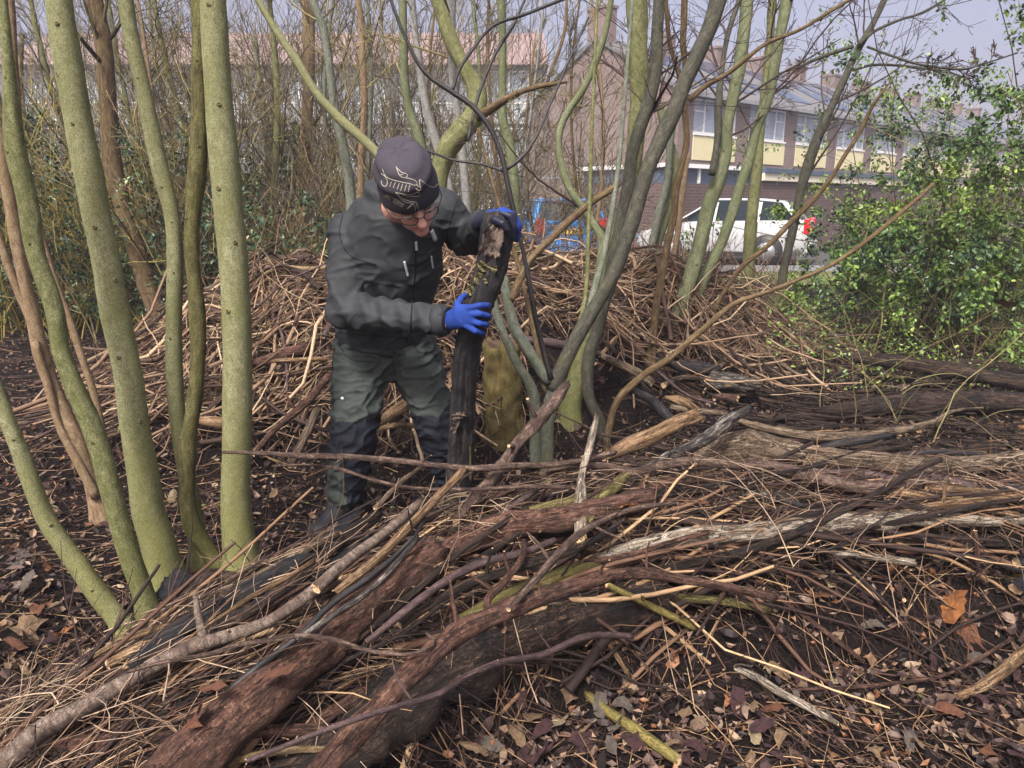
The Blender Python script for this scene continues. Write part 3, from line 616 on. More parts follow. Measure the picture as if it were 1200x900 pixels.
trunk_tree('young_tree', 'dark crooked trunk in front of the thick green one', [(T4, None, None)], 'bark_crook', stubs=[(235,80,.1),(238,172,.5),(221,110,-.9),(223,253,-.6),(233,377,.2),(214,517,-.8),(244,36,.8)], amp=.08)
trunk_tree('young_tree', 'thickest smooth green trunk, upright left of the man', [(T5, None, None)], 'bark_olive' if False else 'bark_pale', stubs=[(247,10,.0),(265,132,.4),(258,220,-.2),(269,370,-.2),(284,287,.6)], amp=.03)
trunk_tree('young_tree', 'low green trunk leaning in from the lower left edge', [(T6, None, None)], 'bark_pale', stubs=[(20,515,.4),(60,615,.7),(120,690,.4)], amp=.05)
T7a = [(-6,130,11),(0,160,12),(5,200,12),(14,250,13),(23,300,14),(38,367,16),(49,417,16),(68,467,17),(91,517,17),(108,567,17),(120,605,22)]
T7b = [(-8,255,8),(6,300,9),(22,343,9),(40,385,9)]
T7c = [(12,0,9),(18,100,9),(30,200,8),(55,300,8),(84,383,8),(101,433,8),(115,480,8),(122,530,8)]
T7d = [(40,400,8),(57,453,9),(70,500,9),(87,533,10),(113,583,11)]
trunk_tree('young_tree', 'pinkish brown forked trunk behind the dark olive one at the left edge', [(T7a, None, None), (T7b, 3.06, None), (T7d, 3.0, None)], 'bark_tan', amp=.05)
trunk_tree('young_tree', 'thin brown stem crossing behind the dark olive trunk', [(T7c+[(124,600,9)], None, None)], 'bark_tan')
Tb = [(111,0,18),(121,50,19),(125,100,19),(127,133,19),(134,200,20),(146,250,19),(160,293,20),(172,333,22),(185,367,22),(192,392,26)]
trunk_tree('bare_tree', 'brown trunk deeper in the wood between the thick and the slim pale trunks', [(Tb, 7.4, None)], 'bark_brown', crown=6)
tg = [PY(*a) for a in ((6,52,2.9),(57,33,2.85),(100,15,2.8),(137,4,2.8),(170,5,2.8),(200,17,2.8),(222,32,2.8))]
# centre coppice stools
C2 = [(772,0,13),(770,45,14),(767,88,15),(760,120,15),(750,150,15),(741,180,14),(737,215,15),(728,262,16),(721,300,17),(715,330,17),(706,360,16),(700,387,15),(692,412,15),(688,442,14),(692,472,13),(703,493,13),(706,515,17)]
C3 = [(842,0,19),(832,32,18),(817,65,18),(802,97,19),(790,130,19),(775,162,18),(762,190,18),(752,220,18),(745,245,18),(734,280,17),(722,315,17),(706,345,17),(688,375,17),(670,407,17),(657,435,18),(648,458,17)]
LA = [(648,452,14),(643,480,15),(641,530,15),(640,572,18)]
L1_ = [(577,345,10),(581,365,10),(590,390,10),(607,427,11),(623,455,12),(628,490,15),(629,545,18)]
L2_ = [(590,325,10),(595,352,12),(603,383,13),(623,417,13),(643,447,14)]
B_br = [(727,214,6),(714,224,7),(700,232,8),(675,252,9),(645,280,9),(620,307,9),(608,330,9),(598,352,10)]
trunk_tree('coppiced_tree', 'coppice stool right of the man, with crooked grey stems spreading from one low base', [(LA, 3.45, 3.45), (C3, 3.45, 3.6, 'bark_dark'), (L2_, 3.45, 3.4, 'bark_grey'), (L1_, 3.5, 3.5, 'bark_grey'), (B_br, 3.4, 3.7, 'bark_brown'), ([(741,0,4),(733,100,5),(724,200,6),(702,320,8),(672,410,9),(650,456,10)], 3.45, 3.9, 'bark_grey'), ([(700,0,3),(694,140,4),(690,260,5),(682,370,6),(662,430,8),(648,470,9)], 3.45, 3.8, 'bark_olive'), ([(560,150,3),(585,240,4),(610,320,5),(628,400,6),(640,460,8)], 3.45, 3.8, 'bark_brown')], 'bark_grey', root=False)
Cb = [(746,0,24),(748,50,23),(749,100,21),(746,150,20),(741,200,20),(734,240,19),(722,290,20),(708,340,21),(696,380,22),(684,415,22),(676,445,24),(668,475,27),(667,512,34)]
C7 = [(716,0,7),(711,30,7),(707,45,8),(697,75,8),(682,107,8),(665,132,8),(657,150,8),(655,175,8),(662,207,9),(668,222,9),(682,242,9),(697,265,9),(706,280,12),(706,310,16),(701,340,16)]
trunk_tree('coppiced_tree', 'olive trunk swollen at its foot with a dark smooth stem curving up beside it', [(Cb, 4.1, 4.3), (C2, 4.0, 4.0, 'bark_dark'), (C7, 4.1, 4.3, 'bark_green')], 'bark_olive', crown=6, cmat='twig_dark')
K1 = [(456,-5,4),(475,44,4),(498,85,5),(530,108,6),(554,125,6),(577,155,6),(589,187,6),(595,216,6),(603,251,6),(612,290,5),(619,325,6),(627,370,6),(637,412,6),(646,445,7)]
K2 = [(690,20,2),(665,75,3),(641,131,3),(627,163,3),(609,187,4),(591,200,5)]
K3 = [(650,3,4),(615,17,4),(580,29,4),(554,58,4),(538,82,4),(530,106,5)]
K4 = [(617,-5,3),(603,26,4),(580,64,4),(563,105,4),(548,165,3)]
K5 = [(480,168,2),(510,180,3),(533,188,3),(562,192,3),(590,200,4)]
trunk_tree('sapling', 'thin black curving sapling passing in front of the upper glove', [(K1, 2.95, 3.0), (K2, 2.98, 3.3), (K3, 3.0, 3.3), (K4, 3.0, 3.4), (K5, 2.98, 3.2)], 'bark_black', root=False)
C6 = [(875,0,14),(872,37,14),(867,75,15),(861,105,14),(852,150,13),(850,180,14),(842,212,16),(832,237,17),(820,287,17),(805,337,17),(792,375,18),(780,412,19),(778,440,24)]
C6b = [(866,0,6),(852,45,6),(846,82,6),(842,125,9),(841,162,8),(834,205,8)]
trunk_tree('young_tree', 'straight mossy green trunk right of the dark stems', [(C6, 5.3, 5.5), (C6b, 5.3, 5.5, 'bark_dark')], 'bark_green', stubs=[(868,90,.4),(862,100,-.3),(846,180,-.7),(838,222,.8),(812,310,.2)], crown=6, cmat='twig_dark')
C8 = [(922,0,14),(915,37,12),(907,82,12),(900,115,12),(887,150,11),(877,190,12),(867,220,12),(862,237,12),(847,280,12),(832,312,13),(817,345,14),(810,375,14),(801,405,14),(798,425,18)]
trunk_tree('young_tree', 'second green trunk beside the straight mossy one, leaning right', [(C8, 5.5, 5.6)], 'bark_green', stubs=[(880,175,.7),(855,255,.6)], crown=6, cmat='twig_dark')
C9 = [(905,0,10),(902,50,9),(897,100,9),(892,140,10),(887,200,12),(880,262,14),(877,312,15),(874,355,17)]
trunk_tree('young_tree', 'dull mossy trunk standing in front of the white car', [(C9, 8.0, 8.0)], 'bark_olive', crown=6, cmat='twig_dark')
C10 = [(1036,0,7),(1022,30,7),(1007,55,8),(992,87,8),(977,120,9),(965,145,10),(955,170,12),(945,200,12),(938,225,10),(932,257,10),(925,287,10),(917,325,10),(914,352,12)]
b1 = [(1107,0,2),(1080,15,3),(1050,25,3),(1020,40,4),(1006,54,5)]
b2 = [(1192,62,2),(1150,75,2),(1120,81,3),(1087,77,3),(1050,67,3),(1017,55,3)]
b3 = [(912,86,2),(932,80,3),(962,67,4),(1000,54,5)]
b4 = [(1137,97,1.5),(1120,87,2),(1075,79,3),(1025,76,3),(1000,82,4)]
b5 = [(995,0,4),(975,12,4),(937,35,4),(900,50,5),(850,88,5),(828,100,6),(807,118,7)]
trunk_tree('young_tree', 'tall trunk leaning right behind the white car, its arching branches crossing the sky', [(C10, 7.4, 7.2), (b1, 7.2, 7.0), (b2, 7.2, 6.6), (b3, 7.2, 7.4), (b4, 7.2, 6.8)], 'bark_dark', crown=6, cmat='twig_dark')
C4 = [(802,0,8),(801,50,7),(803,82,6),(802,105,7),(803,137,7),(805,162,7),(797,200,8),(792,222,8),(790,250,8),(782,287,9),(775,325,9),(770,355,9),(765,395,9),(762,432,12)]
C4b = [(780,0,5),(785,50,5),(797,92,6)]
trunk_tree('young_tree', 'rusty brown stem between the dark leaning trunk and the mossy green ones', [(C4, 4.8, 4.8), (b5, 4.8, 4.6), (C4b, 4.8, 4.8)], 'bark_brown', amp=.1, crown=6, cmat='twig_dark')
C5 = [(792,130,7),(788,150,8),(785,175,8),(782,212,9),(772,250,9),(762,300,9),(755,337,9),(750,362,12)]
C5b = [(772,120,9),(782,160,11),(792,200,12),(788,230,11),(780,258,10),(772,282,10),(768,310,10),(765,340,10)]
C5c = [(806,180,6),(799,232,7),(792,287,7),(785,320,8),(775,360,9)]
trunk_tree('young_tree', 'pale grey-green stem with a greener twin, seen past the dark leaning trunk', [(C5, 6.3, 6.3), (C5b, 6.4, 6.4, 'bark_green'), (C5c, 6.2, 6.2, 'bark_tan')], 'bark_grey', root=False)
C11 = [(1045,94,2),(1025,120,4),(1005,160,5),(990,182,5),(975,207,5),(957,230,6),(932,255,6),(900,288,6),(870,312,6),(850,340,5),(832,372,6)]
trunk_tree('sapling', 'dark broken-topped stem slanting up across the garage wall', [(C11, 5.4, 5.0)], 'bark_brown', root=False)
C12 = [(1095,215,4),(1055,250,5),(1012,285,5),(975,310,5),(937,327,5),(900,342,5),(862,355,6),(825,385,7),(805,402,7),(782,422,8),(760,435,8),(740,452,9),(727,465,9),(720,477,8),(715,497,8),(708,535,9)]
trunk_tree('sapling', 'long brown bow arching right from the stool into the green bush', [(C12, 3.9, 3.7)], 'bark_brown', root=False)
# trees behind the man
B1 = [(303,0,8),(315,22,8),(329,44,9),(347,70,10),(370,108,10),(402,143,11),(425,163,11),(446,184,12),(480,225,13),(510,280,14),(525,330,16)]
trunk_tree('bare_tree', 'long straight trunk slanting down to the right behind the woolly hat', [(B1, 6.3, 6.3)], 'bark_pale', crown=2)
B2 = [(366,0,9),(379,35,9),(387,87,10),(393,131,10),(401,169,11),(408,204,12),(411,235,12),(413,300,14)]
trunk_tree('bare_tree', 'knobbly grey-green trunk that the slanting one crosses, left of the hat', [(B2, 6.8, 6.8)], 'bark_grey', stubs=[(383,60,.8),(392,125,-.7),(400,160,.6),(405,190,-.5)], crown=6)
B3 = [(361,0,14),(362,60,14),(360,130,13),(356,200,14),(354,300,16)]
b3e = trunk_tree('bare_tree', 'yellowish old trunk with ivy round its lower half, deep in the thicket', [(B3, 9.5, 9.5)], 'bark_tan', crown=8)
B4 = [(420,0,7),(424,40,7),(425,73,8),(427,131,8),(424,175,8),(423,240,9)]
trunk_tree('bare_tree', 'thin yellowish trunk with dark knots, above the man\'s shoulder', [(B4, 8.0, 8.0)], 'bark_tan', stubs=[(425,70,.8),(424,100,-.8),(427,130,.8)], crown=8)
B5 = [(472,0,9),(473,58,10),(475,102,10),(482,137,11),(490,158,11),(500,220,12),(505,300,13)]
trunk_tree('bare_tree', 'green trunk rising directly behind the top of the hat', [(B5, 7.0, 7.0)], 'bark_green', crown=5)
B6 = [(483,0,8),(487,44,8),(494,96,9),(501,134,10),(510,163,11),(522,204,12),(530,290,13)]
trunk_tree('bare_tree', 'silvery trunk right beside the green one above the hat', [(B6, 6.3, 6.3)], 'bark_silver', crown=5)
B7 = [(529,0,11),(529,58,10),(532,102,10),(536,131,10),(542,181,10),(546,227,10),(552,295,12)]
trunk_tree('bare_tree', 'straight silver-grey trunk between the hat and the bent olive trunk', [(B7, 5.9, 5.9)], 'bark_silver', stubs=[(531,80,.7),(536,130,-.5)], crown=5)
B8 = [(510,-5,15),(516,10,16),(524,35,17),(535,62,17),(548,85,18),(559,108,22),(557,132,25),(541,153,26),(526,172,25),(517,195,22),(512,230,20),(510,300,22)]
B8b = [(665,96,3),(650,98,5),(621,104,6),(592,117,8),(575,128,10),(560,136,11)]
B8c = [(660,70,4),(648,80,5),(642,97,5)]
trunk_tree('bare_tree', 'thick bent olive trunk, elbowed right of the hat, with a broken side branch', [(B8, 5.4, 5.5), (B8b, 5.4, 5.0, 'bark_brown'), ([(664,-5,3),(663,30,4),(655,60,4),(645,85,4),(641,99,4)], 5.1, 5.2, 'bark_brown')], 'bark_olive', crown=3)
B9 = [(587,0,11),(589,44,9),(589,102,9),(589,137,10),(597,172,12),(603,219,12),(605,248,12),(609,300,14)]
trunk_tree('bare_tree', 'pale green trunk with a dark split, just above the raised glove', [(B9, 6.1, 6.1)], 'bark_green', stubs=[(588,60,-.8),(591,150,.1),(592,160,.1)], crown=6)
# self-sown background stems, hand-spread, each its own tree
bgst = [(38,-5,8.5,7,'bark_brown'),(243,-4,9.5,9,'bark_olive'),(288,0,8.5,7,'bark_grey'),(322,3,9,9,'bark_olive'),(262,2,10,8,'bark_silver'),(305,6,11,10,'bark_green'),(338,-2,12,9,'bark_grey'),(392,4,9,6,'bark_grey'),(447,-3,8.5,6,'bark_grey'),
        (460,2,10.5,6,'bark_silver'),(513,2,9.5,5,'bark_brown'),(566,-4,10,6,'bark_green'),(574,3,8.5,5,'bark_brown'),(612,3,9,4,'bark_silver'),(628,-2,11,4,'bark_tan'),(672,1,9.5,4,'bark_brown'),(693,-1,8.6,5,'bark_tan'),(722,4,9.5,5,'bark_brown'),
        (95,0,10,8,'bark_olive'),(160,5,10.5,7,'bark_olive'),(206,4,11,6,'bark_green'),(-12,4,9,8,'bark_brown'),(62,2,11.5,9,'bark_brown'),(185,3,9,6,'bark_tan')]
for k, (px, lean, Y, wp, mt) in enumerate(bgst):
    r = np.random.RandomState(100+k); h = r.uniform(3.6, 5.2); b = PY(px, 300, Y); b[2] = ground_h(b[0], b[1])-.03; r0 = w2r(wp, b)
    pts = []; x = b.copy(); wob = r.uniform(-.3, .3, 2)
    for i in range(8):
        f = i/7; pts.append([b[0]+lean*.05*f+.12*math.sin(f*5+wob[0]*9), b[1]+.1*math.sin(f*4+2), b[2]+h*f, r0*(1.15-.65*f)])
    e = empty('bare_tree', tuple(b), 'x', 'tree', 'slender bare trees in the background wood'); e['label'] = {'bark_brown': 'brown', 'bark_tan': 'tan', 'bark_olive': 'olive', 'bark_grey': 'grey', 'bark_silver': 'silvery', 'bark_green': 'greenish'}[mt]
    q = [[p_[0]-b[0], p_[1]-b[1], p_[2]-b[2], p_[3]] for p_ in pts]
    tube_obj('trunk', q, [M[mt]], e, K=26, S=8, amp=.08)
    c_ = crom(q, 24); P0 = c_[None, :, :3]; R0 = c_[None, :, 3]
    C1, R1 = children(P0, R0, 17, .15, 1, (.4, 1.1), (.1, .36), 8, .35, .12, .06, r, .005); C2_, R2 = children(C1, R1, 6, .15, 1, (.4, .9), (.3, .8), 5, .5, .14, .05, r, .0036); C3_, R3 = children(C2_, R2, 4, .2, 1, (.3, .9), (.3, .8), 4, .6, .14, .04, r, .0028)
    V, F, B, RN = join_tubes([(C1, R1, 5), (C2_, R2, 3), (C3_, R3, 3)])
    link('twigs', mesh(V, [F], {'bc': B, 'rnd': RN*.8}, name='twigs'), M['twig_live'], e, kind='stuff')
# ------------------------------------------------------------------ bare shrubs and thickets
def bare_shrub(x, y, h, n, label, mat='twig_pale', spread=.35, group=None, r0=.008, name='bare_shrub', lv=3, tight=.3):
    r = np.random.RandomState(int(abs(x*100+y*10))+7); z = float(ground_h(np.array(x), np.array(y))); e = empty(name, (x, y, z), label, 'shrub', group)
    p0 = np.stack([r.randn(n)*tight, r.randn(n)*tight, np.zeros(n)], 1); d = unit(np.stack([r.randn(n)*spread, r.randn(n)*spread, np.ones(n)], 1)); L = r.uniform(.55, 1.05, n)*h
    C0 = curve_from(p0, d, L, 8, .10, .03, r); R0 = (r0*r.uniform(.5, 1.3, n))[:, None]*np.linspace(1, .25, 8)[None]
    sets = [(C0, R0, 5)]; P_, R_ = C0, R0
    for l, m in enumerate((6, 3)[:lv-1]):
        P_, R_ = children(P_, R_, m, .15, 1, (.35, .9), (.22, .6), 4, .6, .13, .05, r, .0028); sets.append((P_, R_, 3))
    V, F, B, RN = join_tubes(sets[:1]); link('stems', mesh(V, [F], {'bc': B, 'rnd': RN}, name='stems'), M[mat], e, kind='stuff')
    V, F, B, RN = join_tubes(sets[1:]); link('twigs', mesh(V, [F], {'bc': B, 'rnd': RN}, name='twigs'), M[mat], e, kind='stuff')
    return e
for k, (px, Y, h, n, mt) in enumerate([(618, 9.5, 2.3, 14, 'twig_grey'), (655, 8.5, 1.7, 14, 'twig_pale'), (690, 10, 2.1, 12, 'twig_grey'), (735, 9, 1.4, 14, 'twig_pale'), (790, 9.5, 1.3, 22, 'twig_pale'), (580, 9, 2.5, 14, 'twig_grey'), (850, 10, 1.1, 22, 'twig_pale'), (905, 9.5, .9, 20, 'twig_pale')]):
    x = PY(px, 300, Y)[0]; bare_shrub(x, Y, h, n, 'pale leafless shrub in the row between the brush heap and the parked cars', mt, group='leafless shrubs before the parked cars')
for k, (px, Y, h, n, mt) in enumerate([(430, 8.5, 3.0, 26, 'twig_live'), (385, 9.5, 3.2, 26, 'twig_pale'), (330, 8.0, 2.4, 26, 'twig_pale'), (300, 9, 3.2, 26, 'twig_live'), (480, 10, 3.4, 24, 'twig_live'), (530, 9.5, 3.4, 22, 'twig_live'), (245, 9.5, 3.2, 26, 'twig_live'), (200, 8.4, 2.6, 26, 'twig_yellow'), (130, 9.2, 3.2, 24, 'twig_yellow'), (90, 8, 2.6, 26, 'twig_yellow'), (30, 8.2, 3, 26, 'twig_yellow'), (-40, 8.2, 3, 24, 'twig_live'), (170, 11, 4, 24, 'twig_dark'), (280, 12, 4.2, 24, 'twig_grey'), (400, 12, 4.2, 24, 'twig_grey'), (60, 11.5, 4, 24, 'twig_dark'), (500, 13, 4.4, 22, 'twig_grey'), (250, 7.4, 3.4, 20, 'twig_live'), (350, 11, 4.6, 30, 'twig_live'), (450, 11.5, 4.6, 28, 'twig_grey'), (120, 12, 4.6, 28, 'twig_live'), (560, 12, 4.2, 24, 'twig_grey'), (225, 12, 4.8, 28, 'twig_live'), (15, 10, 4.2, 26, 'twig_yellow')] + [(q, 10.3+(k*37 % 23)/10, 5.0+(k*13 % 7)/5, 22, 'twig_grey') for k, q in enumerate(range(10, 600, 42))]):
    x = PY(px, 300, Y)[0]; bare_shrub(x, Y, h, n, 'leafless shrub tangled into the thicket behind the left-hand trunks', mt, spread=.5, group='leafless shrubs of the left thicket', tight=.5)
def leafy(name, c, rad, n, size, label, mat='green', stemmat='twig_live', power=.6, zmin=.0, nst=30, seed=1, side=None, group=None):
    r = np.random.RandomState(seed); c = np.array(c, float); rad = np.array(rad, float); e = empty(name, (c[0], c[1], 0), label, 'shrub', group)
    ns = nst; p0 = np.stack([r.randn(ns)*rad[0]*.35, r.randn(ns)*rad[1]*.35, np.zeros(ns)], 1); d = unit(np.stack([r.randn(ns)*.6, r.randn(ns)*.6, np.ones(ns)], 1)); L = r.uniform(.5, 1.35, ns)*(c[2]+rad[2])*.8
    C0 = curve_from(p0, d, L, 10, .12, -.0, r); R0 = (.009*r.uniform(.5, 1.4, ns))[:, None]*np.linspace(1, .3, 10)[None]
    C1, R1 = children(C0, R0, 7, .35, 1, (.5, 1.2), (.2, .5), 7, .55, .15, -.02, r); C2_, R2 = children(C1, R1, 3, .2, 1, (.4, 1.), (.3, .65), 5, .6, .15, -.03, r)
    V, F, B, RN = join_tubes([(C0, R0, 5), (C1, R1, 4), (C2_, R2, 3)]); link('stems', mesh(V, [F], {'bc': B, 'rnd': RN}, name='stems'), M[stemmat], e, kind='stuff')
    # leaves along the twigs, plus clumps
    k = r.randint(0, len(C2_), n); t_ = r.rand(n)*3.99; i = t_.astype(int); f = (t_-i)[:, None]; P = C2_[k, i]*(1-f)+C2_[k, i+1]*f+r.randn(n, 3)*size*.55
    P = P[P[:, 2] > .02]
    nz_ = np.array([noise.noise(Vector(p*1.7)) for p in P]); colr = np.clip(.45+nz_*.7+r.randn(len(P))*.18, 0, 1)
    scatter_leaves('foliage', P, size, M[mat], e, colr=colr, droop=.4, r=r, width=1.35, simple=c[1] > 7); return e
leafy('privet_bush', (5.0, 7.1, 2.0), (1.4, 1.0, 2.3), 26000, .050, 'big evergreen bush at the right edge with small glossy leaves', seed=3, nst=46)
leafy('privet_bush', (4.0, 6.9, .85), (1.4, .9, .95), 16000, .042, 'lower part-green bush left of the big evergreen one, leaves thin on arching stems', seed=4, nst=36)
leafy('privet_bush', (6.3, 8.6, 1.4), (1.6, 1.0, 1.8), 11000, .05, 'evergreen bush farther back against the garages', seed=5, nst=40)
leafy('evergreen_bush', (-5.7, 8.0, 1.2), (1.4, .9, 1.5), 14000, .055, 'dark evergreen bush at the left edge behind the leaning trunks', 'green_dk', 'twig_yellow', seed=6, nst=46)
leafy('evergreen_bush', (-4.0, 8.1, 1.0), (1.2, .9, 1.3), 13000, .055, 'dark evergreen bush behind the slim pale trunk', 'green_dk', 'twig_yellow', seed=7, nst=46)
leafy('evergreen_bush', (-2.7, 8.4, .8), (1.0, .9, .9), 9000, .055, 'dark evergreen bush low behind the thickest green trunk', 'green_dk', 'twig_yellow', seed=8, nst=40)
# ivy climbing the old trunk
r = np.random.RandomState(9); bi = PY(355, 300, 9.5); n = 1500; zz = r.uniform(0, 2.3, n); th = r.rand(n)*6.28; rr = .1+.12*r.rand(n)
scatter_leaves('climbing_ivy', np.stack([bi[0]+rr*np.cos(th), bi[1]+rr*np.sin(th)-.03, zz+.1], 1), .055, M['green_dk'], None, (bi[0], bi[1], 0), r=r, droop=.8, width=1.8)

# labels by place for look-alike trees and shrubs: ranked from left to right
def nth(i): return ('first second third fourth fifth sixth seventh eighth ninth tenth eleventh twelfth thirteenth fourteenth fifteenth sixteenth seventeenth eighteenth nineteenth twentieth'.split()+['twenty-'+q for q in 'first second third fourth fifth sixth seventh eighth ninth'.split()]+['thirtieth']+['thirty-'+q for q in 'first second third fourth fifth sixth seventh eighth ninth'.split()]+['fortieth'])[i]
for g_, fm in (('slender bare trees in the background wood', 'slender {c} bare tree in the background wood, {n} of these from the left'), ('leafless shrubs of the left thicket', 'leafless shrub tangled into the left thicket, {n} of these shrubs from the left'), ('leafless shrubs before the parked cars', 'pale leafless shrub between brush heap and parked cars, {n} from the left')):
    L_ = sorted([o for o in COL.objects if o.get('group') == g_ and o.parent is None], key=lambda o: o.location.x/o.location.y)
    for i, o in enumerate(L_): o['label'] = fm.format(c=o['label'], n=nth(i))
# ------------------------------------------------------------------ logs and branches, each its own thing
def wood(name, label, pts, mat, cut='cut', amp=.10, fine=.03, ragged=.6, S=None, extra=None, group=None, cat=None, lift=0.):
    rows = []
    for px, py, h, wp in pts:
        p = PH(px, py, h); rows.append([p[0], p[1], p[2]+lift+(.018 if h > .24 else 0), w2r(wp, p)])
    thick = max(r_[3] for r_ in rows); S = S or (22 if thick > .03 else 14 if thick > .012 else 9)
    L = np.linalg.norm(np.diff(np.array(rows)[:, :3], axis=0), axis=1).sum()
    o = tube_obj(name, rows, [M[mat], M[cut]], None, K=int(np.clip(L/.022, 12, 110)), S=S, amp=amp, fine=fine, ragged=ragged)
    tag(o, label, cat or ('log' if name == 'log' else name), group)
    # side stubs and twigs as children
    b0 = np.array(rows[0][:3]); c_ = crom(rows, 60); r = np.random.RandomState(rs.randint(1e6))
    for (t_, L_, s_) in (extra or ()):
        i = int(t_*57); c = c_[i, :3]-b0; T = unit(c_[i+1, :3]-c_[i, :3]); d = unit(unit(np.cross(T, r.randn(3)))+np.array([0, -.3, .9])*1.0+T*.3*r.randn())
        rr = c_[i, 3]*s_; P = curve_from((c+d*0)[None], d[None], np.array([L_]), 6, .12, 0, r)[0]
        tube_obj('side_branch', [[*q, rr*(1-.5*k/5)] for k, q in enumerate(P)], [M[mat], M['cut']], o, K=8, S=8, amp=.1)
    return o
W = wood
W('log', 'thick reddish log in the foreground, its cut end stopping at mid pile', [(130, 985, .16, 84), (215, 900, .22, 72), (300, 828, .27, 62), (404, 738, .33, 52), (470, 684, .37, 47), (507, 655, .40, 42)], 'log_red', 'cut_dark', .12, .03, extra=[(.86, .05, .35), (.6, .04, .25)])
W('log', 'bent reddish branch running on from the thick red log towards the middle', [(498, 690, .33, 26), (515, 668, .37, 30), (540, 645, .40, 31), (580, 627, .43, 31), (620, 619, .45, 31), (650, 616, .46, 29), (690, 606, .46, 27), (760, 590, .46, 24)], 'log_red', 'cut_dark', .1, .03, extra=[(.5, .05, .4)])
W('branch', 'reddish brown branch slanting up from the bottom edge over the dark big log', [(340, 960, .28, 34), (395, 892, .32, 31), (440, 843, .36, 28), (487, 793, .39, 27), (533, 753, .42, 27), (583, 727, .43, 24), (625, 710, .44, 21), (682, 692, .44, 17), (725, 680, .42, 14), (760, 679, .40, 13), (795, 685, .37, 11), (837, 692, .34, 10), (875, 700, .30, 9), (907, 707, .26, 8)], 'log_red', 'cut', .1, .03, extra=[(.35, .12, .25), (.5, .06, .3), (.62, .1, .25), (.75, .09, .3)])
W('log', 'biggest log of the pile, rotten and black underneath, under the reddish branch', [(300, 965, .09, 80), (400, 880, .12, 78), (500, 805, .16, 74), (600, 752, .19, 70), (690, 715, .21, 62), (770, 700, .22, 50)], 'log_rot', 'cut_dark', .16, .05)
W('branch', 'thin purple-brown arched branch reaching over the lowest front of the pile', [(290, 902, .42, 6), (377, 867, .42, 7), (433, 847, .42, 7), (517, 820, .38, 7), (553, 797, .35, 8), (583, 785, .33, 8), (633, 775, .28, 8), (687, 753, .25, 8), (740, 745, .2, 7)], 'log_purple', 'cut', .08, .02, extra=[(.3, .1, .5), (.45, .12, .4), (.75, .08, .4)])
W('log', 'long black burnt-looking log with a broken tan end near the left trunks', [(160, 786, .30, 19), (185, 764, .31, 20), (210, 748, .33, 20), (250, 724, .35, 19), (290, 700, .37, 18), (330, 676, .39, 18), (370, 650, .40, 17), (395, 630, .41, 16), (420, 608, .42, 14)], 'log_dark', 'cut', .14, .06, 1.6)
W('log', 'long pale log with dark flecked bark running up from the lower left corner', [(-40, 915, .22, 26), (6, 892, .24, 26), (50, 864, .26, 25), (90, 842, .28, 22), (130, 818, .30, 20), (160, 800, .32, 18), (190, 784, .33, 17), (230, 764, .35, 17), (270, 752, .36, 15), (310, 738, .37, 14), (346, 716, .39, 14), (390, 682, .41, 14)], 'log_birch', 'cut', .07, .02, extra=[(.62, .12, .7), (.7, .03, .3)])
W('branch', 'straight silvery birch-like branch with dark bands, beside the tan stick', [(372, 696, .43, 14), (410, 662, .45, 13), (440, 640, .46, 12), (470, 616, .47, 11), (494, 594, .48, 10)], 'log_birch', 'cut', .04, .01)
W('branch', 'tan stripped stick rising to the horizontal branch beside the silvery one', [(396, 700, .42, 10), (440, 664, .46, 11), (480, 624, .50, 10), (510, 592, .54, 10), (543, 558, .58, 9)], 'log_tan', 'cut', .1, .03, 1.)
W('branch', 'dark brown bark-covered branch with a broken top just below the boots', [(250, 748, .33, 11), (300, 722, .36, 12), (345, 690, .38, 13), (380, 658, .41, 14), (404, 636, .43, 15), (442, 610, .44, 14)], 'log_rot', 'cut', .14, .05, 1.)
W('log', 'flat black split wood between the burnt log and the pale flecked one', [(224, 756, .31, 12), (280, 728, .33, 15), (330, 702, .35, 17), (390, 668, .38, 15), (430, 640, .4, 12)], 'log_dark', 'cut_dark', .22, .08, 1.)
W('branch', 'orange-tan stick lying along the black log', [(240, 744, .40, 4), (258, 732, .41, 5), (290, 710, .42, 5), (330, 688, .43, 6), (368, 665, .44, 6)], 'log_tan')
W('log', 'short rotten black log leaning against the foot of the left trunks', [(168, 752, .17, 26), (200, 728, .2, 30), (228, 703, .23, 30), (250, 684, .25, 27)], 'log_rot', 'cut_dark', .14, .07)
W('log', 'charred lump of wood wedged between the trunk feet', [(190, 702, .09, 20), (203, 690, .11, 30), (216, 678, .12, 24)], 'log_dark', 'cut_dark', .2, .08)
W('branch', 'short dark stub across the foot of the thickest green trunk', [(254, 671, .22, 10), (275, 676, .24, 11), (311, 680, .26, 10)], 'log_rot', 'cut', .12, .05)
W('branch', 'light brown stick sloping behind the burnt log below the thickest trunk', [(262, 697, .26, 7), (310, 672, .29, 8), (366, 642, .33, 7), (392, 622, .34, 6)], 'log_tan')
W('branch', 'short tan curved stick at the broken end of the burnt log', [(102, 784, .25, 5), (130, 765, .29, 8), (170, 749, .31, 9), (216, 738, .34, 6)], 'log_tan')
W('branch', 'greyish tan stick on the litter left of the pale flecked log', [(-10, 880, .14, 9), (30, 858, .16, 10), (66, 828, .18, 10), (100, 804, .20, 9), (137, 773, .22, 8)], 'log_olive')
W('branch', 'thin pale stick pointing up out of the lower left corner', [(-10, 876, .2, 5), (10, 852, .22, 5), (28, 828, .23, 4), (55, 791, .26, 3)], 'log_grey')
